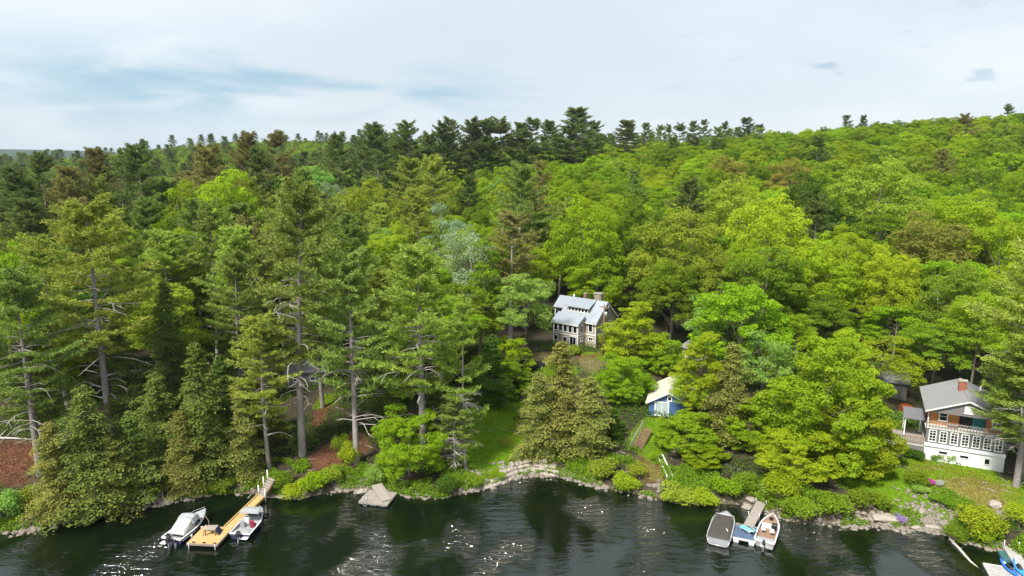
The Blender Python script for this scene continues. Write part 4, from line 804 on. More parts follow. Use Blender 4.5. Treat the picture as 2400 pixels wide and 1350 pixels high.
# ---- buildings glimpsed through the trees
def hut(name, px, py, z, rz, W, D, He, Hr, wall, roof, label, rows=()):
    p = at_z(px, py, z); p.z = gz(p.x, p.y) if z is None else z; b = empty(name, p, R(rz), label, 'house'); MB().prism([(0, -1.5), (D, -1.5), (D, He), (D / 2, Hr), (0, He)], 'x', 0, W).build('wall', M[wall], b)
    for a, c in ((-.35, D / 2), (D + .35, D / 2)):
        z0 = He - (Hr - He) * .35 / (D / 2); n = Vector((-(Hr - z0), c - a)).normalized(); n = n if n.y > 0 else -n
        MB().prism([(a, z0 + .01), (c, Hr + .01), (c + n.x * .1, Hr + .11), (a + n.x * .1, z0 + n.y * .1)], 'x', -.35, W + .35).build('roof', M[roof], b)
    for x in rows: window(b, 'y', x, 0, He * .55, .9, 1.2, rows=2)
    return b
hut('farmhouse', 2190, 712, 8.3, -20, 9, 7, 3.6, 5.8, 'white', 'shingle_roof', 'white farmhouse half hidden behind trees below bronze-gold oak', (1.2, 3, 5, 7.4))
hut('cabin', 672, 905, 4.2, 12, 6, 5, 2.2, 3.6, 'grey_shingle', 'dark_roof', 'low cabin with dark grey roof among shaded pine trunks', (1.5, 4))
hut('shed', 1960, 715, 9.5, -25, 6, 5, 2.6, 4.2, 'grey_shingle', 'dark_roof', 'dark grey shed roof glimpsed between trees on right slope', (2, 4))
hut('shed', 1598, 838, 5.8, -60, 2.6, 3.4, 2.0, 2.7, 'white', 'shingle_roof', 'tiny white shed half behind mint tree uphill of blue cabin', (1.3,))
hut('shed', 2070, 925, 5.0, -25, 3.0, 3.0, 2.2, 3.2, 'grey_shingle', 'dark_roof', 'little dark-roofed outbuilding left of lakeside house', ())
# ---- utility pole, fence, car, small yard things
p = at_z(1413, 846, 5.9); p.z = gz(p.x, p.y); u = empty('utility_pole', p, R(-35), 'brown utility pole with grey transformer in front of grey cottage', 'pole')
MB().tube([(0, 0, -.6), (0, 0, 9.6)], [.17, .11], 8).build('post', M['pole'], u); MB().tube([(.34, 0, 7.4), (.34, 0, 8.3)], .25, 10).build('transformer', M['alu'], u); MB().box(-.9, .9, -.06, .06, 9.0, 9.14).build('crossarm', M['pole'], u)
for x in (-.8, .8): MB().tube([(x, 0, 9.14), (x, 0, 9.36)], .05, 6).build('insulator', M['boat_white'], u)
wp = empty('power_line', p + Vector((0, 0, 9.1)), 0, 'thin black service wire from utility pole to grey cottage', 'wire'); e1 = P_GREY + Vector((-1.5, 1.0, 5.2)) - (p + Vector((0, 0, 9.1)))
MB().tube([e1 * t + Vector((0, 0, -1.2 * t * (1 - t))) for t in (0, .25, .5, .75, 1)], .018, 4).build('wire', M['black'], wp)
a, b = at_z(1541, 812, 6.4), at_z(1562, 772, 7.2); f = empty('picket_fence', a, 0, 'pale board fence climbing slope right of lime cone maple', 'fence'); dv = b - a
for i in range(5):
    q = dv * (i / 4); q.z = gz(a.x + q.x, a.y + q.y) - a.z; MB().box(q.x - .06, q.x + .06, q.y - .06, q.y + .06, q.z - .4, q.z + 1.9).build('post', M['offwhite'], f)
    if i < 4:
        q2 = dv * ((i + 1) / 4); q2.z = gz(a.x + q2.x, a.y + q2.y) - a.z
        for k in range(9):
            c = q.lerp(q2, (k + .5) / 9); dl = (q2 - q) / 9 * .42; MB().bar(c - dl + Vector((0, 0, .95)), c + dl + Vector((0, 0, .95)), .03, 1.5).build('board', M['offwhite'], f)
p = at_z(1247, 850, 5.9); p.z = gz(p.x, p.y); c = empty('parked_car', p, R(20), 'black car parked under blue-green maple by grey cottage', 'car')
MB().prism([(-2.2, .35), (2.2, .35), (2.25, .75), (1.9, .95), (1.1, 1.0), (.5, 1.5), (-1.5, 1.52), (-2.1, 1.0), (-2.25, .8)], 'y', -.85, .85).build('body', M['car'], c, bevel=.08)
MB().prism([(1.0, 1.02), (.5, 1.44), (-1.4, 1.46), (-1.9, 1.02)], 'y', -.87, .87).build('side_glass', M['glass'], c)
for x in (-1.35, 1.4):
    for y in (-.8, .8):
        w = MB().tube([(x, y - .1, .34), (x, y + .1, .34)], .34, 14).build('wheel', M['rubber'], c); MB().tube([(x, y - .11, .34), (x, y + .11, .34)], .2, 10).build('rim', M['alu'], w)
for y in (-.6, .6): MB().box(2.18, 2.27, y - .18, y + .18, .68, .82).build('headlight', M['boat_white'], c)
# ---- brown wooden stairs below the blue cabin
a, b = at_z(1488, 1060, 1.75), at_z(1519, 1003, 4.2); st = empty('stairs', a, math.atan2(b.y - a.y, b.x - a.x), 'brown wooden stairs with left handrail climbing to blue cabin', 'stairs'); ln = math.hypot(b.x - a.x, b.y - a.y); up = b.z - a.z; wd = 1.25; n = 15
for i in range(n):
    t = (i + .5) / n; MB().box(t * ln - ln / n * .55, t * ln + ln / n * .45, -wd / 2, wd / 2, t * up - .03, t * up + .03).build('step', M['stair_wood'], st)
for y in (-wd / 2 - .03, wd / 2 + .03): MB().bar((0, y, -.1), (ln, y, up - .1), .05, .26).build('stringer', M['stair_wood'], st)
rl = MB()
for t in (0, .33, .66, 1): rl.box(t * ln - .04, t * ln + .04, wd / 2 + .06, wd / 2 + .14, t * up - .3, t * up + .95)
rl.bar((0, wd / 2 + .1, .93), (ln, wd / 2 + .1, up + .93), .06, .06); rl.bar((0, wd / 2 + .1, .5), (ln, wd / 2 + .1, up + .5), .04, .05); rl.build('handrail', M['grey_wood'], st)
# white plank rails on the bank right of the stairs
a, b = at_z(1546, 1063, 2.3), at_z(1570, 1128, .8); a.z = gz(a.x, a.y); b.z = gz(b.x, b.y)
r_ = empty('plank_slide', a, 0, 'pair of long white planks lying down bank right of stairs', 'planks'); dv = b - a; sd_ = Vector((-dv.y, dv.x, 0)).normalized()
for k in (-.35, .35): MB().bar(sd_ * k + Vector((0, 0, .18)), dv + sd_ * k + Vector((0, 0, .35)), .14, .12).build('plank', M['offwhite'], r_)
for t in (.05, .5, .97): MB().bar(dv * t - sd_ * .5 + Vector((0, 0, .08)), dv * t + sd_ * .5 + Vector((0, 0, .08)), .1, .3).build('crosspiece', M['grey_wood'], r_)
# ------------------------------------------------------------------ docks and boats
def deck(name, P, L_, W_, ang, z, planks, m, label, across=True, edge=None, legs=True, float_m=None, thick=.16):
    """a timber deck: local x 0..L_, y -W_/2..W_/2, top at z"""
    o = empty(name, (P.x, P.y, z), ang, label, 'dock'); me = None
    for i in range(planks):
        if across: w = L_ / planks; x0 = i * w; b = MB().box(.006, w - .006, -W_/2, W_/2, -.045, 0); loc = (x0, 0, 0)
        else: w = W_ / planks; b = MB().box(0, L_, .006, w - .006, -.045, 0); loc = (0, -W_/2 + i * w, 0)
        if me is None: me = b.mesh('plank'); me.materials.append(m)
        c = bpy.data.objects.new('plank', me); col.objects.link(c); c.parent = o; c.location = loc
    fm = edge or m
    for y in (-W_/2 - .03, W_/2 + .03): MB().box(-.05, L_ + .05, y - .028, y + .028, -thick - .05, .012).build('side_beam', fm, o)
    for x in (-.03, L_ + .03): MB().box(x - .028, x + .028, -W_/2, W_/2, -thick - .05, .008).build('end_beam', fm, o)
    return o
def frame_from(a, b, z):                                   # centre line from pixel a to pixel b
    A, B = at_z(*a, z), at_z(*b, z); return A, (B - A).length, math.atan2(B.y - A.y, B.x - A.x)
A, ln, an = frame_from((536, 1236), (613, 1161), .5)
dk1 = deck('gangway_dock', A, ln, .95, an, .5, 24, M['new_wood'], 'golden wooden gangway from left shore stairs to square platform', False if 0 else True)
for y in (-.52, .52): MB().box(0, ln, y - .06, y + .06, .02, .12).build('kerb_rail', M['new_wood'], dk1)
# square platform
fl, frr, br, bl = at_z(438, 1273, .5), at_z(510, 1277, .5), at_z(544, 1236.5, .5), at_z(478, 1234, .5)
cen = (fl + frr + br + bl) / 4; wv = ((frr - fl) + (br - bl)) / 2; dv = ((bl - fl) + (br - frr)) / 2; an2 = math.atan2(wv.y, wv.x); pw = wv.length; pd = abs(dv.dot(Vector((-math.sin(an2), math.cos(an2), 0))))
o0 = cen - Vector((math.cos(an2), math.sin(an2), 0)) * pw / 2
plat = deck('square_dock', o0, pw, pd, an2, .52, 18, M['new_wood'], 'golden wooden square platform between the two navy boats', False, edge=M['rail_wood'])
for x in (.2, pw - .2):
    for y in (-pd / 2 - .07, pd / 2 + .07): MB().tube([(x, y, -2.2), (x, y, .12)], .05, 8).build('pile', M['alu'], plat)
# crate-like seat with towel on the platform
e = cen + Vector((-math.sin(an2), math.cos(an2), 0)) * .35
bx_ = empty('deck_chair', (e.x, e.y, .52), an2 + .1, 'low wooden chair draped with navy towel on golden platform', 'chair')
MB().box(-.55, .55, -.45, .45, .62, .70).build('seat', M['grey_wood'], bx_); 
for x in (-.5, .5):
    for y in (-.42, .42): MB().box(x - .05, x + .05, y - .05, y + .05, 0, .62).build('leg', M['stair_wood'], bx_)
MB().prism([(.56, .66), (.62, .70), (.95, .05), (.88, .02)], 'y', -.4, .4).build('towel', M['navy_cloth'], bx_); MB().bar((-.58, -.4, .66), (-.78, -.4, 0), .06, .06).build('brace', M['stair_wood'], bx_); MB().bar((-.58, .4, .66), (-.78, .4, 0), .06, .06).build('brace', M['stair_wood'], bx_)
# shore stairs with white posts
a, b = at_z(614, 1160, .55), at_z(635, 1124, 2.0); st = empty('stairs', a, math.atan2(b.y - a.y, b.x - a.x), 'dark timber shore stairs with white posts behind golden gangway', 'stairs'); ln = math.hypot(b.x - a.x, b.y - a.y); up = b.z - a.z
for i in range(7): t = i / 6; MB().box(t * ln - .14, t * ln + .2, -.6, .6, t * up - .04, t * up + .04).build('step', M['grey_wood'], st)
for y in (-.63, .63): MB().bar((-.1, y, -.12), (ln, y, up - .12), .06, .22).build('stringer', M['stair_wood'], st)
for x, y in ((0, .7), (0, -.7), (ln * .55, .7), (ln, .7)): t = x / ln; MB().tube([(x, y, t * up - .7), (x, y, t * up + 1.0)], .08, 8).build('post', M['offwhite'], st)
rp = MB(); rp.tube([(0, -.75, .0), (1.2, -2.2, -.15), (2.2, -4.2, .3)], .02, 4); rp.build('rope', M['rope'], st)
# ---- boats
def hull(L_, B, H, m_hull, m_trim, m_deck, par, flare=.82, bowrise=.35, sharp=2.0, deckz=.35, fore=.62, draft=.28):
    n = 15; hv, hf, gv, gf, dv_, df = [], [], [], [], [], []
    for i in range(n):
        s = i / (n - 1); w = B / 2 * (1 - max(0, (s - .42) / .58) ** sharp); w = max(w, .02) if s < 1 else .02; x = L_ * s; zt = H + bowrise * max(0, (s - .3) / .7) ** 1.6; k = -draft + (H + bowrise + draft) * .62 * max(0, (s - .72) / .28) ** 2
        cw = w * flare * (1 - .5 * max(0, s - .6)); cz = k + (zt - k) * .34
        hv += [(x, -w, zt), (x - .0, -cw, cz), (x, 0, k), (x, cw, cz), (x, w, zt)]
        iw = max(w - .11, .008); gv += [(x, -w - .025, zt - .07), (x, -w - .025, zt + .025), (x - .02, -iw, zt + .025), (x - .02, iw, zt + .025), (x, w + .025, zt + .025), (x, w + .025, zt - .07)]
        fz = deckz if s < fore else zt - .02; dv_ += [(x - .02, -iw, zt + .015), (x - .02, -iw, fz), (x - .02, iw, fz), (x - .02, iw, zt + .015)]
    for i in range(n - 1):
        for k in range(4): hf.append((i*5 + k, i*5 + k + 1, (i+1)*5 + k + 1, (i+1)*5 + k))
        for k in (0, 1, 3, 4): gf.append((i*6 + k, i*6 + k + 1, (i+1)*6 + k + 1, (i+1)*6 + k))
        for k in range(3): df.append((i*4 + k, i*4 + k + 1, (i+1)*4 + k + 1, (i+1)*4 + k))
    hf.append((0, 1, 2, 3, 4)); gb = MB().add(gv, gf); gb.box(-.05, .10, -B/2 * .98, B/2 * .98, H - .12, H + .02)
    a = MB().add(hv, hf, True).build('hull', m_hull, par); gb.build('gunwale', m_trim, par); MB().add(dv_, df).build('deck', m_deck, par); return a
def outboard(par, y=0, z=.55, s=1.0, white=False):
    o = MB().prism([(-.62 * s, z), (-.08, z + .04), (-.1, z + .45 * s), (-.3 * s, z + .58 * s), (-.6 * s, z + .42 * s)], 'y', y - .17 * s, y + .17 * s).build('outboard_motor', M['black'], par, bevel=.05)
    MB().box(-.45 * s, -.2 * s, y - .06, y + .06, z - .95, z + .02).build('leg', M['alu'], o); MB().tube([(-.75 * s, y, z - .78), (-.15, y, z - .78)], .07, 8).build('gearcase', M['black'], o); MB().box(-.34 * s, -.12 * s, y - .172 * s, y + .172 * s, z + .28 * s, z + .34 * s).build('stripe', M['boat_white'], o)
def boat_at(name, stern, bow, label, z=.5):
    A, ln, an = frame_from(stern, bow, z); return empty(name, (A.x, A.y, 0), an, label, 'boat'), ln
b1, ln = boat_at('motor_boat', (402, 1266), (482, 1204), 'navy and white motor boat under grey canvas enclosure left of golden platform')
B = 2.35; hull(ln, B, .72, M['navy'], M['boat_white'], M['boat_grey'], b1, bowrise=.4)
def canopy(par, pts, name, m):                              # stack of cross sections (x, half width, z side, z crown)
    v, f = [], []
    for x, w, zs, zc in pts: v += [(x, -w, zs), (x, -w * .8, zs + (zc - zs) * .82), (x, 0, zc), (x, w * .8, zs + (zc - zs) * .82), (x, w, zs)]
    for i in range(len(pts) - 1):
        for k in range(4): f.append((i*5 + k, i*5 + k + 1, (i+1)*5 + k + 1, (i+1)*5 + k))
    f += [tuple(range(5)), tuple(range((len(pts) - 1) * 5, len(pts) * 5))]; return MB().add(v, f).build(name, m, par)
canopy(b1, [(ln * .12, B * .40, .75, .85), (ln * .18, B * .42, .78, 1.15), (ln * .40, B * .42, .80, 1.85)], 'rear_enclosure', M['canvas_pale'])
canopy(b1, [(ln * .402, B * .43, 1.25, 1.9), (ln * .52, B * .43, 1.35, 2.0), (ln * .62, B * .38, 1.25, 1.75)], 'bimini_top', M['canvas'])
canopy(b1, [(ln * .62, B * .40, .80, 1.65), (ln * .70, B * .34, .84, .98)], 'windshield', M['glass'])
canopy(b1, [(ln * .705, B * .40, .88, 1.02), (ln * .85, B * .27, .98, 1.12), (ln * .95, B * .12, 1.05, 1.10)], 'bow_cover', M['canvas'])
for x in (.42, .60): 
    for y in (-1, 1): MB().tube([(ln * x, y * B * .43, .8), (ln * x, y * B * .42, 1.4)], .022, 6).build('canopy_post', M['boat_white'], b1)
outboard(b1, 0, .55, 1.15); outboard(b1, -.6, .45, .6); MB().box(-.55, -.02, .35, 1.0, .28, .34).build('swim_step', M['boat_white'], b1)
for x in (.25, .55): MB().tube([(ln * x, -B / 2 - .12, .05), (ln * x, -B / 2 - .12, .5)], .1, 8).build('fender', M['boat_white'], b1)
rb = MB(); rb.tube([(ln * .66, -B * .42, 1.05), (ln * .82, -B * .30, 1.28), (ln * .99, 0, 1.34), (ln * .82, B * .30, 1.28), (ln * .66, B * .42, 1.05)], .022, 6)
for x, y in ((.82, -.30), (.82, .30), (.97, 0)): rb.tube([(ln * x, B * y, .95), (ln * x, B * y, 1.3)], .018, 5)
rb.build('bow_rail', M['alu'], b1); MB().tube([(ln * .8, -B * .33, .98), (ln * .7, -B * .7, .62), (ln * .62, -B * .8, .55)], .022, 5).build('mooring_line', M['rope'], b1)
for y in (-1, 1): MB().bar((ln * .04, y * (B / 2 * .955), .42), (ln * .42, y * (B / 2 * .955), .42), .03, .12).build('hull_stripe', M['boat_white'], b1)
b2, ln = boat_at('motor_boat', (562, 1253), (612, 1198), 'navy motor boat with grey bimini and open stern right of golden gangway')
B = 2.3; hull(ln, B, .65, M['navy'], M['boat_white'], M['boat_grey'], b2, bowrise=.35)
canopy(b2, [(ln * .42, B * .46, 1.75, 1.86), (ln * .56, B * .48, 1.8, 1.98), (ln * .70, B * .46, 1.72, 1.84)], 'bimini_top', M['canvas'])
for x in (.44, .68):
    for y in (-1, 1): MB().tube([(ln * .56, y * B * .45, .65), (ln * x, y * B * .45, 1.76)], .02, 6).build('bimini_frame', M['alu'], b2)
canopy(b2, [(ln * .70, B * .40, .7, 1.15), (ln * .76, B * .36, .72, .8)], 'windshield', M['glass']); canopy(b2, [(ln * .78, B * .38, .78, .92), (ln * .92, B * .2, .88, .98)], 'bow_cover', M['canvas'])
for y, mm in ((-.55, 'red'), (.55, 'boat_grey')): st_ = MB().box(ln * .33, ln * .42, y - .26, y + .26, .36, .8).build('seat', M[mm], b2, bevel=.05); MB().box(ln * .32, ln * .34, y - .26, y + .26, .8, 1.25).build('backrest', M[mm], st_, bevel=.03)
MB().box(.15, .75, -B * .38, B * .38, .36, .62).build('stern_bench', M['boat_grey'], b2, bevel=.04); MB().box(ln * .50, ln * .60, .2, .8, .36, 1.0).build('console', M['boat_white'], b2, bevel=.05)
outboard(b2, 0, .5, 1.05); MB().box(-.5, -.02, -1.0, -.35, .25, .31).build('swim_step', M['boat_white'], b2)
rb = MB(); rb.tube([(ln * .78, -B * .36, .95), (ln * .99, 0, 1.2), (ln * .78, B * .36, .95)], .022, 6); rb.tube([(ln * .98, 0, .9), (ln * .98, 0, 1.18)], .018, 5); rb.build('bow_rail', M['alu'], b2)
MB().tube([(ln * .6, B * .48, .75), (ln * .5, B * .62, .5), (ln * .45, B * .72, .52)], .022, 5).build('mooring_line', M['rope'], b2)
for i in range(3):
    for dk_ in (plat,): MB().box(.5 + i * pw * .35, .8 + i * pw * .35, -pd / 2 + .08, -pd / 2 + .2, .002, .09).build('cleat', M['black'], dk_)
# ---- grey floating raft with a ramp lying on it
fl, frr, br, bl = at_z(843, 1174, .42), at_z(910, 1184, .42), at_z(927, 1153, .42), at_z(864, 1149, .42)
cen = (fl + frr + br + bl) / 4; wv = ((frr - fl) + (br - bl)) / 2; dv = ((bl - fl) + (br - frr)) / 2; an2 = math.atan2(wv.y, wv.x); pw = wv.length; pd = abs(dv.dot(Vector((-math.sin(an2), math.cos(an2), 0)))); o0 = cen - Vector((math.cos(an2), math.sin(an2), 0)) * pw / 2
raft = deck('swim_raft', o0, pw, pd, an2, .42, 14, M['grey_wood'], 'weathered grey swim raft with ladder moored at the bank', True)
for y in (-pd * .36, pd * .36):
    for x in (.15, 1.2, 2.3): 
        if x < pw - .6: MB().tube([(x, y, -.36), (x + .85, y, -.36)], .24, 10).build('float_barrel', M['boat_white'], raft)
ld = MB()
for x in (.55, .95): ld.tube([(x, -pd / 2 + .25, .05), (x, -pd / 2 + .2, .75), (x, -pd / 2 - .12, .75), (x, -pd / 2 - .12, -.9)], .025, 6)
for z in (-.1, -.4, -.7): ld.tube([(.55, -pd / 2 - .12, z), (.95, -pd / 2 - .12, z)], .025, 6)
ld.build('ladder', M['alu'], raft)
A, ln, an = frame_from((908, 1171), (883, 1141), .62); rmp = deck('ramp', A, ln, 1.15, an, .62, 5, M['grey_wood'], 'grey plank ramp lying across the weathered swim raft', False); rmp['category'] = 'ramp'; rmp.rotation_euler[1] = -R(5)
# ---- blue carpeted floating dock
fl, frr, br, bl = at_z(1711, 1256, .5), at_z(1768, 1268, .5), at_z(1777, 1237, .5), at_z(1730, 1228, .5)
cen = (fl + frr + br + bl) / 4; wv = ((frr - fl) + (br - bl)) / 2; dv = ((bl - fl) + (br - frr)) / 2; an2 = math.atan2(wv.y, wv.x); pw = wv.length; pd = abs(dv.dot(Vector((-math.sin(an2), math.cos(an2), 0)))); o0 = cen - Vector((math.cos(an2), math.sin(an2), 0)) * pw / 2
fd = deck('floating_dock', o0, pw, pd, an2, .5, 6, M['dock_blue'], 'blue carpeted floating dock on white barrels between two boats', True, edge=M['offwhite'])
for x in (.35, pw - .35):
    b_ = MB().tube([(x, -pd / 2 - .12, -.38), (x, -pd / 2, -.38), (x, pd / 2 + .05, -.38)], [.25, .29, .29], 14).build('float_barrel', M['boat_white'], fd)
MB().box(.1, .5, pd / 2 - .35, pd / 2 - .08, .003, .16).build('bow_cleat', M['rail_wood'], fd)
A, ln, an = frame_from((1755, 1231), (1786, 1173.5), .6); h1 = ln * .36
gw = deck('gangway_dock', A, ln, .95, an, .58, 20, M['grey_wood'], 'weathered grey gangway joining shore path to blue floating dock', True)
pk = MB()
for x in (h1, ln - .5):
    for y in (-.56, .56): pk.tube([(x, y, -1.6), (x, y, .45)], .035, 6)
pk.build('pile', M['alu'], gw)
# teal lounge chair
c0 = cen + Vector((math.cos(an2), math.sin(an2), 0)) * .28; lc = empty('lounge_chair', (c0.x, c0.y, .5), an2 + R(-38), 'teal sling lounge chair on blue floating dock', 'chair')
fr = MB()
for y in (-.3, .3): fr.tube([(-.95, y, .32), (.35, y, .32), (.95, y, .72)], .025, 6); fr.tube([(-.7, y, .32), (-.75, y, 0)], .022, 6); fr.tube([(.4, y, .32), (.5, y, 0)], .022, 6); fr.tube([(.0, y * 1.12, .32), (.1, y * 1.15, .55), (.55, y * 1.12, .55)], .022, 6)
fr.build('frame', M['boat_white'], lc); MB().add([(-.95, -.28, .335), (.35, -.28, .335), (.95, -.28, .735), (-.95, .28, .335), (.35, .28, .335), (.95, .28, .735), (-.95, -.28, .31), (.35, -.28, .31), (.95, -.28, .71), (-.95, .28, .31), (.35, .28, .31), (.95, .28, .71)], [(0, 1, 4, 3), (1, 2, 5, 4), (9, 10, 7, 6), (10, 11, 8, 7), (0, 3, 9, 6), (2, 8, 11, 5), (0, 6, 7, 1), (1, 7, 8, 2), (3, 4, 10, 9), (4, 5, 11, 10)]).build('sling', M['teal'], lc)
# covered pontoon-style boat on the left of the blue dock
b3, ln = boat_at('deck_boat', (1683, 1266), (1703, 1202), 'grey deck boat under dark olive tarp left of blue floating dock', .6)
B = 2.4; hull(ln, B, .75, M['boat_white'], M['alu'], M['boat_grey'], b3, bowrise=.1, sharp=3.2)
canopy(b3, [(.05, B * .45, .79, .86), (ln * .1, B * .47, .80, .98), (ln * .5, B * .46, .80, 1.0), (ln * .74, B * .40, .80, .95), (ln * .82, B * .33, .84, .87)], 'tarp', M['tarp'])
rl = MB()
for y in (-1, 1): rl.tube([(ln * .1, y * B * .49, .95), (ln * .6, y * B * .48, .98), (ln * .8, y * B * .40, 1.0)], .022, 6); [rl.tube([(ln * x, y * B * .485, .72), (ln * x, y * B * .485, .97)], .018, 5) for x in (.1, .35, .6)]
rl.tube([(ln * .8, -B * .4, 1.0), (ln * .8, B * .4, 1.0)], .022, 6); rl.build('rail', M['boat_white'], b3)
MB().box(ln * .86, ln * 1.02, B * .28, B * .46, .85, 1.15).build('trolling_motor', M['black'], b3, bevel=.03); MB().box(-.12, -.055, -B * .4, B * .4, .2, .62).build('stern_panel', M['boat_grey'], b3); MB().tube([(ln * .25, -B * .3, .99), (ln * .32, -B * .22, 1.0)], .06, 6).build('tarp_patch', M['offwhite'], b3)
# open fishing boat on the right of the blue dock
b4, ln = boat_at('fishing_boat', (1791, 1271), (1812, 1210), 'open aluminium fishing boat with tan floor right of blue floating dock', .55)
B = 2.05; hull(ln, B, .68, M['alu'], M['boat_white'], M['tan'], b4, bowrise=.25, deckz=.25, fore=.66, sharp=2.4)
for x, y in ((.42, .45), (.40, -.42)):
    s_ = MB().tube([(ln * x, y, .26), (ln * x, y, .55)], .05, 8).build('seat_post', M['black'], b4); MB().box(ln * x - .22, ln * x + .22, y - .22, y + .22, .55, .66).build('seat', M['boat_white'], s_, bevel=.04); MB().box(ln * x - .26, ln * x - .20, y - .22, y + .22, .66, 1.05).build('backrest', M['boat_white'], s_, bevel=.02)
MB().box(.06, ln * .16, -B * .42, B * .42, .26, .6).build('stern_bench', M['boat_grey'], b4, bevel=.04); MB().box(ln * .55, ln * .64, -.75, -.2, .26, .95).build('console', M['black'], b4, bevel=.05); MB().box(ln * .6, ln * .66, -.8, .8, .26, .66).build('casting_step', M['boat_white'], b4)
MB().box(ln * .74, ln * .82, -.2, .2, .85, .97).build('trolling_motor', M['black'], b4); outboard(b4, 0, .45, .85); MB().box(-.5, -.03, -.9, -.3, .2, .26).build('swim_step', M['alu'], b4)
# ---- right corner: gangway, floating dock with kayaks, sunken log
A, ln, an = frame_from((2400, 1335), (2347, 1252), .55)
gw = deck('gangway_dock', A, ln, 1.05, an, .55, 22, M['lattice_floor'], 'grey gangway at lower right corner beside blue kayaks', True)
pk = MB()
for x in (.4, ln * .55, ln - .4):
    for y in (-.62, .62): pk.tube([(x, y, -1.6), (x, y, .9)], .04, 6)
pk.build('pile', M['alu'], gw)
c0 = at_z(2385, 1352, .35); kd = deck('floating_dock', at_z(2372, 1368, .35), 3.0, 3.0, an, .35, 12, M['lattice_floor'], 'low grey floating dock holding two kayaks at lower right corner', True, edge=M['offwhite'])
def kayak(px, py, ang, m, label, L_=3.0, W_=.75):
    p = at_z(px, py, .36); k = empty('kayak', (p.x, p.y, .36), ang, label, 'kayak'); v, f = [], []; n = 13
    for i in range(n):
        s = i / (n - 1); w = W_ / 2 * math.sin(math.pi * min(max(s, .015), .985)) ** .75; x = (s - .5) * L_; zr = .28 + .12 * abs(2 * s - 1) ** 2.5
        v += [(x, -w, zr * .65), (x, -w * .55, .02 + .16 * abs(2 * s - 1) ** 3), (x, w * .55, .02 + .16 * abs(2 * s - 1) ** 3), (x, w, zr * .65), (x, w * .5, zr), (x, -w * .5, zr)]
    for i in range(n - 1):
        for q in range(6): f.append((i*6 + q, i*6 + (q + 1) % 6, (i+1)*6 + (q + 1) % 6, (i+1)*6 + q))
    f += [tuple(range(6))[::-1], tuple(range((n-1)*6, n*6))]; MB().add(v, f, True).build('hull', M[m], k); MB().tube([(-.45, 0, .285), (-.2, 0, .30), (.3, 0, .30), (.5, 0, .285)], [.12, .22, .22, .12], 10).build('cockpit', M['black'], k); MB().box(.62, 1.05, -.13, .13, .27, .315).build('bow_patch', M['kayak_pale'], k, bevel=.02)
kayak(2365, 1336, an + .25, 'kayak', 'deep blue kayak with white patch, left of the pair'); kayak(2388, 1336, an + .03, 'kayak2', 'light blue kayak beside grey gangway, right of the pair')
p = at_z(2357, 1305, .15); bxx = empty('storage_box', (p.x, p.y, -.1), an, 'dark teal box floating at side of lower right gangway', 'box'); MB().box(-.8, .8, -.45, .45, 0, .32).build('body', M['teal_dark'], bxx, bevel=.04); MB().box(-.82, .82, -.47, .47, .322, .4).build('lid', M['teal_dark'], bxx, bevel=.03)
a, b = at_z(2226, 1264, .1), at_z(2298, 1341, -.05); lg = empty('fallen_log', (a.x, a.y, .05), 0, 'pale bare log lying half in water at lower right', 'log'); dv = b - a
MB().tube([(0, 0, .08), dv * .3 + Vector((.03, .02, .1)), dv * .7 + Vector((0, 0, .05)), dv + Vector((.4, -.6, -.05))], [.15, .13, .10, .03], 8).build('trunk', M['deadwood'], lg)
for t, w in ((.08, (.5, .1, .25)), (.2, (-.3, .2, .2)), (.32, (.45, .15, .15))): MB().tube([dv * t + Vector((0, 0, .08)), dv * t + Vector(w)], [.04, .015], 5).build('branch_stub', M['deadwood'], lg)
# ------------------------------------------------------------------ stones, shrubs and ground cover
def rock_mesh(seed, flat=.6):
    rng = np.random.default_rng(seed); m = bpy.data.meshes.new('stone'); ph = (1 + 5 ** .5) / 2
    v = np.array([(-1, ph, 0), (1, ph, 0), (-1, -ph, 0), (1, -ph, 0), (0, -1, ph), (0, 1, ph), (0, -1, -ph), (0, 1, -ph), (ph, 0, -1), (ph, 0, 1), (-ph, 0, -1), (-ph, 0, 1)]) / 1.9
    v = v * rng.uniform(.72, 1.2, (12, 1)) * (1, .8, flat); v = np.clip(v, -.62, .62); f = [(0,11,5),(0,5,1),(0,1,7),(0,7,10),(0,10,11),(1,5,9),(5,11,4),(11,10,2),(10,7,6),(7,1,8),(3,9,4),(3,4,2),(3,2,6),(3,6,8),(3,8,9),(4,9,5),(2,4,11),(6,2,10),(8,6,7),(9,8,1)]
    return v, f
ROCKS = [rock_mesh(s, f) for s, f in ((1, .6), (2, .45), (3, .7), (4, .4), (5, .55), (6, .8))]
def rmesh(i):
    m = bpy.data.meshes.new('stone'); m.from_pydata([tuple(q) for q in ROCKS[i][0]], [], ROCKS[i][1]); m.materials.append(M['stone']); return m
RM = [rmesh(i) for i in range(6)]
rs = random.Random(9)
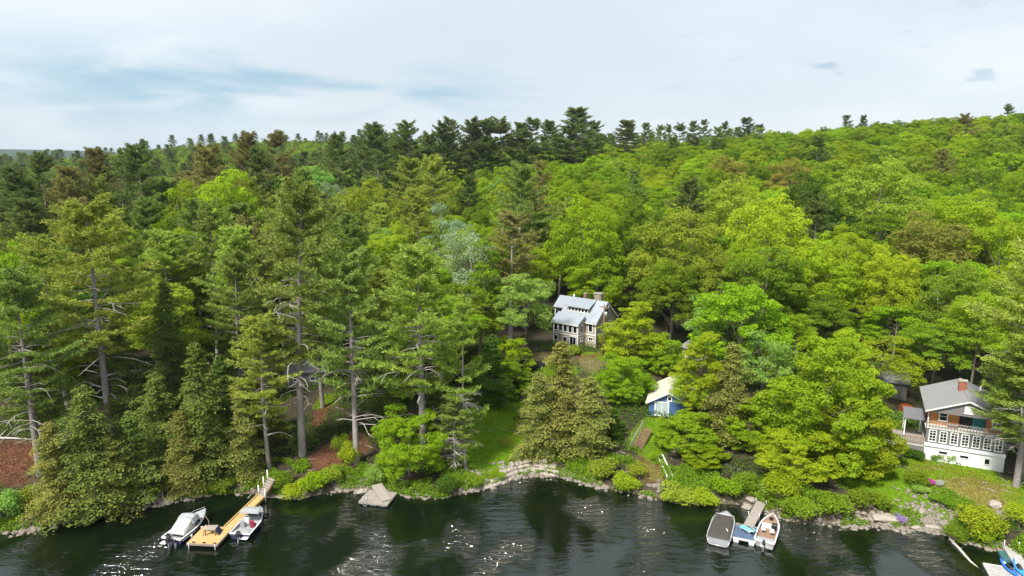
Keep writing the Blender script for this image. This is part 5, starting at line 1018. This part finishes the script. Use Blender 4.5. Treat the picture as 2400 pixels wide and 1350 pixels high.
# dry-laid wall round the cove: each stone its own piece
path = [at_z(*q, 0) for q in ((1134, 1146), (1150, 1141), (1166, 1135), (1182, 1129), (1200, 1122), (1218, 1116), (1236, 1112), (1252, 1110), (1268, 1111), (1284, 1113), (1300, 1116))]
sw = empty('stone_wall', path[5], 0, 'curved dry-laid stone retaining wall round the small cove', 'wall'); base_ = path[5]
seg = [0];
for i in range(len(path) - 1): seg.append(seg[-1] + (path[i+1] - path[i]).length)
def along(s):
    for i in range(len(path) - 1):
        if s <= seg[i+1]: t = (s - seg[i]) / (seg[i+1] - seg[i]); return path[i].lerp(path[i+1], t), (path[i+1] - path[i]).normalized()
    return path[-1], (path[-1] - path[-2]).normalized()
for k, (s0, s1) in enumerate(((0, 1), (.12, .97), (.3, .92), (.5, .85))):
    s = seg[-1] * s0
    while s < seg[-1] * s1:
        ln = rs.uniform(.45, 1.05); p_, d_ = along(s + ln / 2); c = bpy.data.objects.new('stone', rs.choice(RM)); col.objects.link(c); c.parent = sw
        inn = Vector((-d_.y, d_.x, 0)); c.location = p_ - base_ + inn * (.1 + .42 * k + rs.uniform(-.08, .08)) + Vector((0, 0, .12 + .33 * k)); c.rotation_euler = (rs.uniform(-.1, .1), rs.uniform(-.1, .1), math.atan2(d_.y, d_.x) + rs.uniform(-.2, .2)); c.scale = (ln * .95, rs.uniform(.6, .8), rs.uniform(.45, .62)); s += ln * .93
# single boulders
def boulder(px, py, z, sx, sy, sz, label, rz=0, i=0):
    p_ = at_z(px, py, z); o = mobj('boulder', RM[i].copy(), None, label=label, cat='rock'); o.location = (p_.x, p_.y, max(gz(p_.x, p_.y), -.05) + sz * .12); o.scale = (sx, sy, sz); o.rotation_euler = (0, 0, rz); return o
boulder(2085, 1224, .1, 3.0, 1.3, .9, 'long flat grey ledge boulder below lilac azalea', -.15, 3)
boulder(2160, 1212, .4, 1.1, .7, .9, 'upright pale stone on right bank path', .5, 2); boulder(2330, 1208, 1, 1.3, 1.0, .8, 'round grey boulder at edge of dry lawn', 1, 0); boulder(1255, 1086, 1.2, 1.6, .9, .5, 'flat pale slab topping the cove wall', .1, 1)
boulder(848, 1150, .1, 1.1, .8, .5, 'flat stone at waterline left of grey raft', .3, 1); boulder(1752, 1186, .1, 1.1, .8, .5, 'pale stone at waterline left of grey gangway', .8, 4); boulder(1760, 1178, .2, .9, .7, .6, 'squat stone beside foot of grey gangway', 2, 0); boulder(1137, 1128, .5, 1.0, .6, .9, 'pointed stone at left end of cove wall', 1, 2); boulder(1625, 1095, .8, .8, .7, .6, 'white stone in shade below lime maple sapling', 0, 5)
boulder(2190, 1237, .1, 1.6, .8, .5, 'pinkish ledge sloping into water near round shrub', -.3, 3); boulder(2145, 1233, .1, 1.1, .8, .5, 'broken pale ledge right of lilac azalea', .1, 4); boulder(320, 1180, .2, .7, .5, .5, 'white stone on left stony beach', .4, 5)
# loose shore stones and rubble, too many to count
rng = np.random.default_rng(21); VV, FF = [], []; nb = 0
def rubble(x, y, s, lift=.12):
    global nb
    v, f = ROCKS[rs.randrange(6)]; a = rs.uniform(0, 6.28); ca_, sa_ = math.cos(a), math.sin(a); q = v * s * (1, rs.uniform(.7, 1), rs.uniform(.7, 1.1)); q = np.stack([q[:, 0] * ca_ - q[:, 1] * sa_ + x, q[:, 0] * sa_ + q[:, 1] * ca_ + y, q[:, 2] + gz(x, y) + s * lift], 1); VV.append(q); FF.append(np.array(f) + nb); nb += 12
for k in range(5200):
    px = rs.uniform(-60, 2460); q = at_z(px, np.interp(px, [a for a, b in shore_px], [b for a, b in shore_px]), 0); dens = .1 + .25 * (math.sin(px / 61.) * math.sin(px / 23. + 1) > .1)
    for x0, x1, w in ((1090, 1320, 1), (1960, 2260, 1), (270, 400, .9), (600, 720, .7), (30, 90, .9), (780, 860, .9), (1320, 1420, .7)): 
        if x0 < px < x1: dens = w
    if rs.random() > dens: continue
    wide = 1.7 if (1960 < px < 2260 or 280 < px < 370 or 40 < px < 80) else .8
    s = rs.choice((.13, .16, .2, .25, .32, .42)) * rs.uniform(.8, 1.25); rubble(q.x + rs.uniform(-.2, .2), q.y + rs.gauss(.15, .5) * wide, s)
for px, py, rx, n in ((1785, 1150, 1.3, 60), (2170, 1200, 3.5, 160), (2200, 1222, 4, 160), (2370, 1235, 1.5, 60), (1545, 1140, 1.5, 60), (1120, 1120, 2.5, 70), (1185, 1098, 1.5, 40), (830, 1130, 1.8, 60), (1290, 1122, 2, 80), (60, 1215, 2.5, 90)):
    c = at_z(px, py, .8)
    for k in range(n): rubble(c.x + rs.gauss(0, rx * .5), c.y + rs.gauss(0, rx * .4), rs.choice((.15, .22, .3, .45)))
sm = npmesh('shore_stones', np.concatenate(VV), np.concatenate(FF)); mobj('shore_stones', sm, M['rock'], label='loose pale stones scattered along the waterline', cat='stones', kind='stuff')
# shrubs that can be told apart
for a in ((2278, 1262, .3, 3.0, 2.9, 'yellow', 'round yellow-green shrub at water edge left of corner gangway'), (2240, 1262, .3, 1.8, 1.7, 'green', 'small green shrub joined to left of the round yellow shrub'), (2312, 1275, .2, 1.6, 1.6, 'bright', 'bright green shrub low on water right of the round yellow shrub'), (2140, 1150, 1.4, 1.6, 1.9, 'green', 'mounded green juniper on lawn left of pink azalea'), (2155, 1165, 1.2, .8, 1.5, 'mint', 'low spreading green ground shrub below the mounded juniper'), (2225, 1190, 1.0, .8, 2.6, 'green', 'flat dark green bed of leaves above right bank ledge'),
    (2181, 1158, 1.3, .7, .75, 'pink', 'hot pink azalea in bloom on lawn'), (2197, 1160, 1.3, .7, .8, 'white', 'white blooming shrub right of hot pink azalea'), (2108, 1222, .4, .9, .9, 'lilac', 'lilac azalea in bloom on shore ledge'), (2135, 1072, 2.7, 1.5, 2.0, 'dark', 'dark rounded shrub at left foot of white basement'), (2158, 1078, 2.7, 1.0, .8, 'mint', 'small pale shrub at corner of white basement'), (2190, 1082, 2.6, 1.0, .7, 'mint', 'thin shrub left under basement windows'), (2207, 1083, 2.6, 1.2, .8, 'olive', 'reddish olive shrub in middle of white basement'), (2228, 1088, 2.6, 1.3, .7, 'mint', 'wispy shrub left of basement door'),
    (125, 1212, .3, 2.2, 2.0, 'lime', 'bright lime bush hanging over water at far left'), (15, 1225, .5, 3.0, 2.6, 'mint', 'pale green bush in lower left corner'), (820, 1085, 1.5, 3.0, 1.7, 'lime', 'bright lime sapling between the two bare trunks'), (800, 1052, 2.2, 2.2, 1.4, 'green', 'green sapling behind the bright lime sapling'), (735, 1145, .6, 2.6, 2.6, 'bright', 'leafy bright bush on bank left of grey raft'), (700, 1158, .3, 1.8, 2.2, 'lime', 'low lime bush at waterline below slim pine'), (785, 1135, .6, 2.4, 1.8, 'olive', 'pale olive bush right of the leafy bright bush'), (880, 1128, .7, 2.6, 1.6, 'mint', 'upright green bush behind weathered raft'), (660, 1135, .9, 2.0, 2.0, 'green', 'green bush beside white-posted shore stairs'),
    (1410, 1120, .6, 2.4, 2.6, 'olive', 'straggly olive bush on bank below olive hemlock'), (1465, 1142, .4, 2.2, 2.4, 'lime', 'lime bush at waterline below brown stairs'), (1500, 1120, 1.0, 1.8, 1.8, 'olive', 'light olive bush at foot of brown stairs'), (1585, 1165, .4, 2.0, 2.6, 'olive', 'sprawling olive bush right of white planks at waterline'), (1550, 1030, 3.4, 1.4, 1.3, 'lime', 'lime leafy bush beside top of brown stairs'), (1532, 1072, 2.2, 1.2, 1.1, 'lime', 'lime fern-like bush along right side of stairs'), (1700, 1160, .5, 2.2, 2.6, 'bright', 'vivid green bush at bank above tarp-covered boat'), (1740, 1150, .8, 2.2, 2.0, 'green', 'dark leafy bush left of stony shore path'), (1650, 1172, .4, 1.8, 2.4, 'yellow', 'yellowish bush overhanging shallow water left of tarp-covered boat'), (1835, 1185, .6, 3.0, 3.0, 'bright', 'big green bush drooping right of grey gangway'), (1880, 1210, .4, 2.2, 2.6, 'green', 'green bank bush behind fishing boat'), (1960, 1200, .6, 2.0, 3.0, 'green', 'shaded green bush under large yellow-green maple'), (2040, 1190, .8, 1.8, 2.6, 'green', 'dark low bush left of lilac azalea'), (2390, 1270, .4, 2.6, 2.2, 'lime', 'lime bush in lower right corner above gangway'), (2360, 1060, 2.4, 2.4, 2.0, 'white', 'white flowering bush at right corner of white house'), (2118, 952, 4.5, 1.6, 1.2, 'orange', 'orange-red shrub behind side porch of white house'),
    (2110, 985, 3.6, 2.6, 2.2, 'mint', 'pale flowering bush left of side porch'), (2085, 1020, 3.0, 2.4, 2.4, 'green', 'green bush left of railing deck'), (1165, 1115, .8, 1.0, 1.4, 'lime', 'small leafy clump beside cove wall'), (1110, 1130, .7, 1.6, 1.8, 'green', 'green clump on rocky point under snag pine'), (1040, 1150, .5, 1.6, 2.0, 'dark', 'shaded clump under dead-limbed pine by water'), (420, 1150, .7, 2.4, 2.4, 'hemlock_olive', 'olive evergreen bush on bank above left moored boat'), (510, 1150, .5, 1.8, 2.2, 'green', 'green bank bush left of shore stairs'), (250, 1190, .5, 2.0, 2.4, 'hemlock', 'dark evergreen bush on left stony beach'), (60, 1190, .9, 2.0, 2.0, 'olive', 'olive bush below brown needle ground'), (1345, 830, 6.2, 1.8, 2.0, 'olive', 'yellow-olive bush in front of grey cottage basement'), (1425, 815, 6.3, 2.4, 2.0, 'bright', 'green bush at right front corner of grey cottage')):
    shrub(*a)
# understorey brush and grass, uncountable
def cover_stuff(name, n, pts, size, colr, label, up=.5, h=.35):
    P_ = np.array(pts); rng = np.random.default_rng(len(pts)); C = P_ + np.stack([np.zeros(len(P_)), np.zeros(len(P_)), rng.random(len(P_)) * h], 1); Nn = unit(rng.normal(size=C.shape) * .6 + np.array((0, 0, up)))
    V, Fq, T_ = leaf_quads(rng, C, Nn, size, np.clip(rng.normal(.45, .25, len(C)), 0, 1)); mobj(name, npmesh(name, V, Fq, T_), LEAF[colr], label=label, cat='undergrowth', kind='stuff')
def scatter(n, fx, seed):
    rng = np.random.default_rng(seed); out = []
    while len(out) < n:
        x = rng.uniform(-74, 74, 4000); y = rng.uniform(58, 128, 4000); d = y - shore_y(x); k = fx(x, y, d, rng); x, y = x[k], y[k]; z = ground(x, y); out += list(zip(x, y, z))
    return out[:n]
Xc = Cc.reshape(ny, nx, 3)
def lawnness(x, y):
    i = np.clip(np.searchsorted(gx, x), 0, nx - 1); j = np.clip(np.searchsorted(gy, y), 0, ny - 1); c = Xc[j, i]; return c[:, 1] - c[:, 0] * .9, c
cl = lambda x, y, s: hsh(x, y, s) + .6 * hsh(x + 9, y - 4, s * .37)
cover_stuff('lawn_grass', 0, scatter(70000, lambda x, y, d, r: (lawnness(x, y)[0] > .015) & (d > .6) & (r.random(len(x)) < .8), 1), .15, 'bright', 'short bright green grass of lawns and cove clearing', .2, .10)
cover_stuff('dry_grass', 0, scatter(26000, lambda x, y, d, r: (lawnness(x, y)[1][:, 0] > .12) & (lawnness(x, y)[1][:, 1] > .11) & (d > .8), 2), .14, 'bronze', 'dry straw-coloured grass patches', .2, .07)
cover_stuff('bank_brush', 0, scatter(80000, lambda x, y, d, r: (d > -.15) & (d < 6) & (lawnness(x, y)[0] < .045) & (lawnness(x, y)[1][:, 0] < .12) & (cl(x, y, 2.1) > -.1), 3), .22, 'green', 'low green brush along the bank', .5, .55)
cover_stuff('forest_undergrowth', 0, scatter(110000, lambda x, y, d, r: (d > 4) & (lawnness(x, y)[0] < .045) & (lawnness(x, y)[1][:, 0] < .10) & (cl(x, y, 3.4) > .0), 4), .26, 'dark', 'dark leafy undergrowth on the shaded forest floor', .5, .8)
cover_stuff('needle_litter', 0, scatter(30000, lambda x, y, d, r: (lawnness(x, y)[1][:, 0] > .11) & (lawnness(x, y)[1][:, 1] < .11) & (d > .5), 6), .16, 'litter', 'brown fallen needles and leaf litter', .3, .04)
rt = random.Random(31); tw = MB()
for k in range(420):
    x = rt.uniform(-58, 60); y = float(shore_y(x)) + rt.uniform(.6, 22); z = gz(x, y); a = rt.uniform(0, 6.28); l_ = rt.uniform(.5, 1.6)
    tw.tube([(x, y, z + .05), (x + math.cos(a) * l_ * .5, y + math.sin(a) * l_ * .5, z + .12), (x + math.cos(a + .3) * l_, y + math.sin(a + .3) * l_, z + rt.uniform(.05, .3))], [.035, .028, .012], 4, False)
tw.build('fallen_twigs', M['deadwood'], None, 'grey fallen twigs scattered on the forest floor and bank', 'twigs', kind='stuff')
for (x0, y0, x1, y1, r, lb) in ((-30, 1058, 88, 1056, .16, 'long pale fallen log across brown needle ground at far left'), (-4, 1062, 24, 1036, .10, 'short fallen log leaning above long log at far left'), (560, 1140, 588, 1118, .08, 'thin fallen stem on bank beside shore stairs')):
    a, b = at_z(x0, y0, 2.2), at_z(x1, y1, 2.2); a.z = gz(a.x, a.y) + r; b.z = gz(b.x, b.y) + r; lg = empty('fallen_log', a, 0, lb, 'log'); MB().tube([(0, 0, 0), (b - a) * .5 + Vector((0, 0, .05)), b - a], [r, r * .9, r * .6], 8).build('trunk', M['deadwood'], lg); MB().tube([(b - a) * .6, (b - a) * .6 + Vector((.4, .3, .5))], [.04, .015], 5).build('branch_stub', M['deadwood'], lg)
# ------------------------------------------------------------------ air between the near shore and the far hills
hz = MB().box(-7200, 7200, -420, 8800, -8, 190).mesh('haze'); hm, t = newmat('haze_air'); pv = t.nodes.new('ShaderNodeVolumePrincipled'); pv.inputs['Color'].default_value = (.72, .85, 1, 1); pv.inputs['Density'].default_value = .00007; pv.inputs['Anisotropy'].default_value = .3
o = t.nodes.new('ShaderNodeOutputMaterial'); t.links.new(pv.outputs[0], o.inputs['Volume']); mobj('haze', hz, hm, label='thin pale blue air haze over the whole valley', cat='haze', kind='stuff')
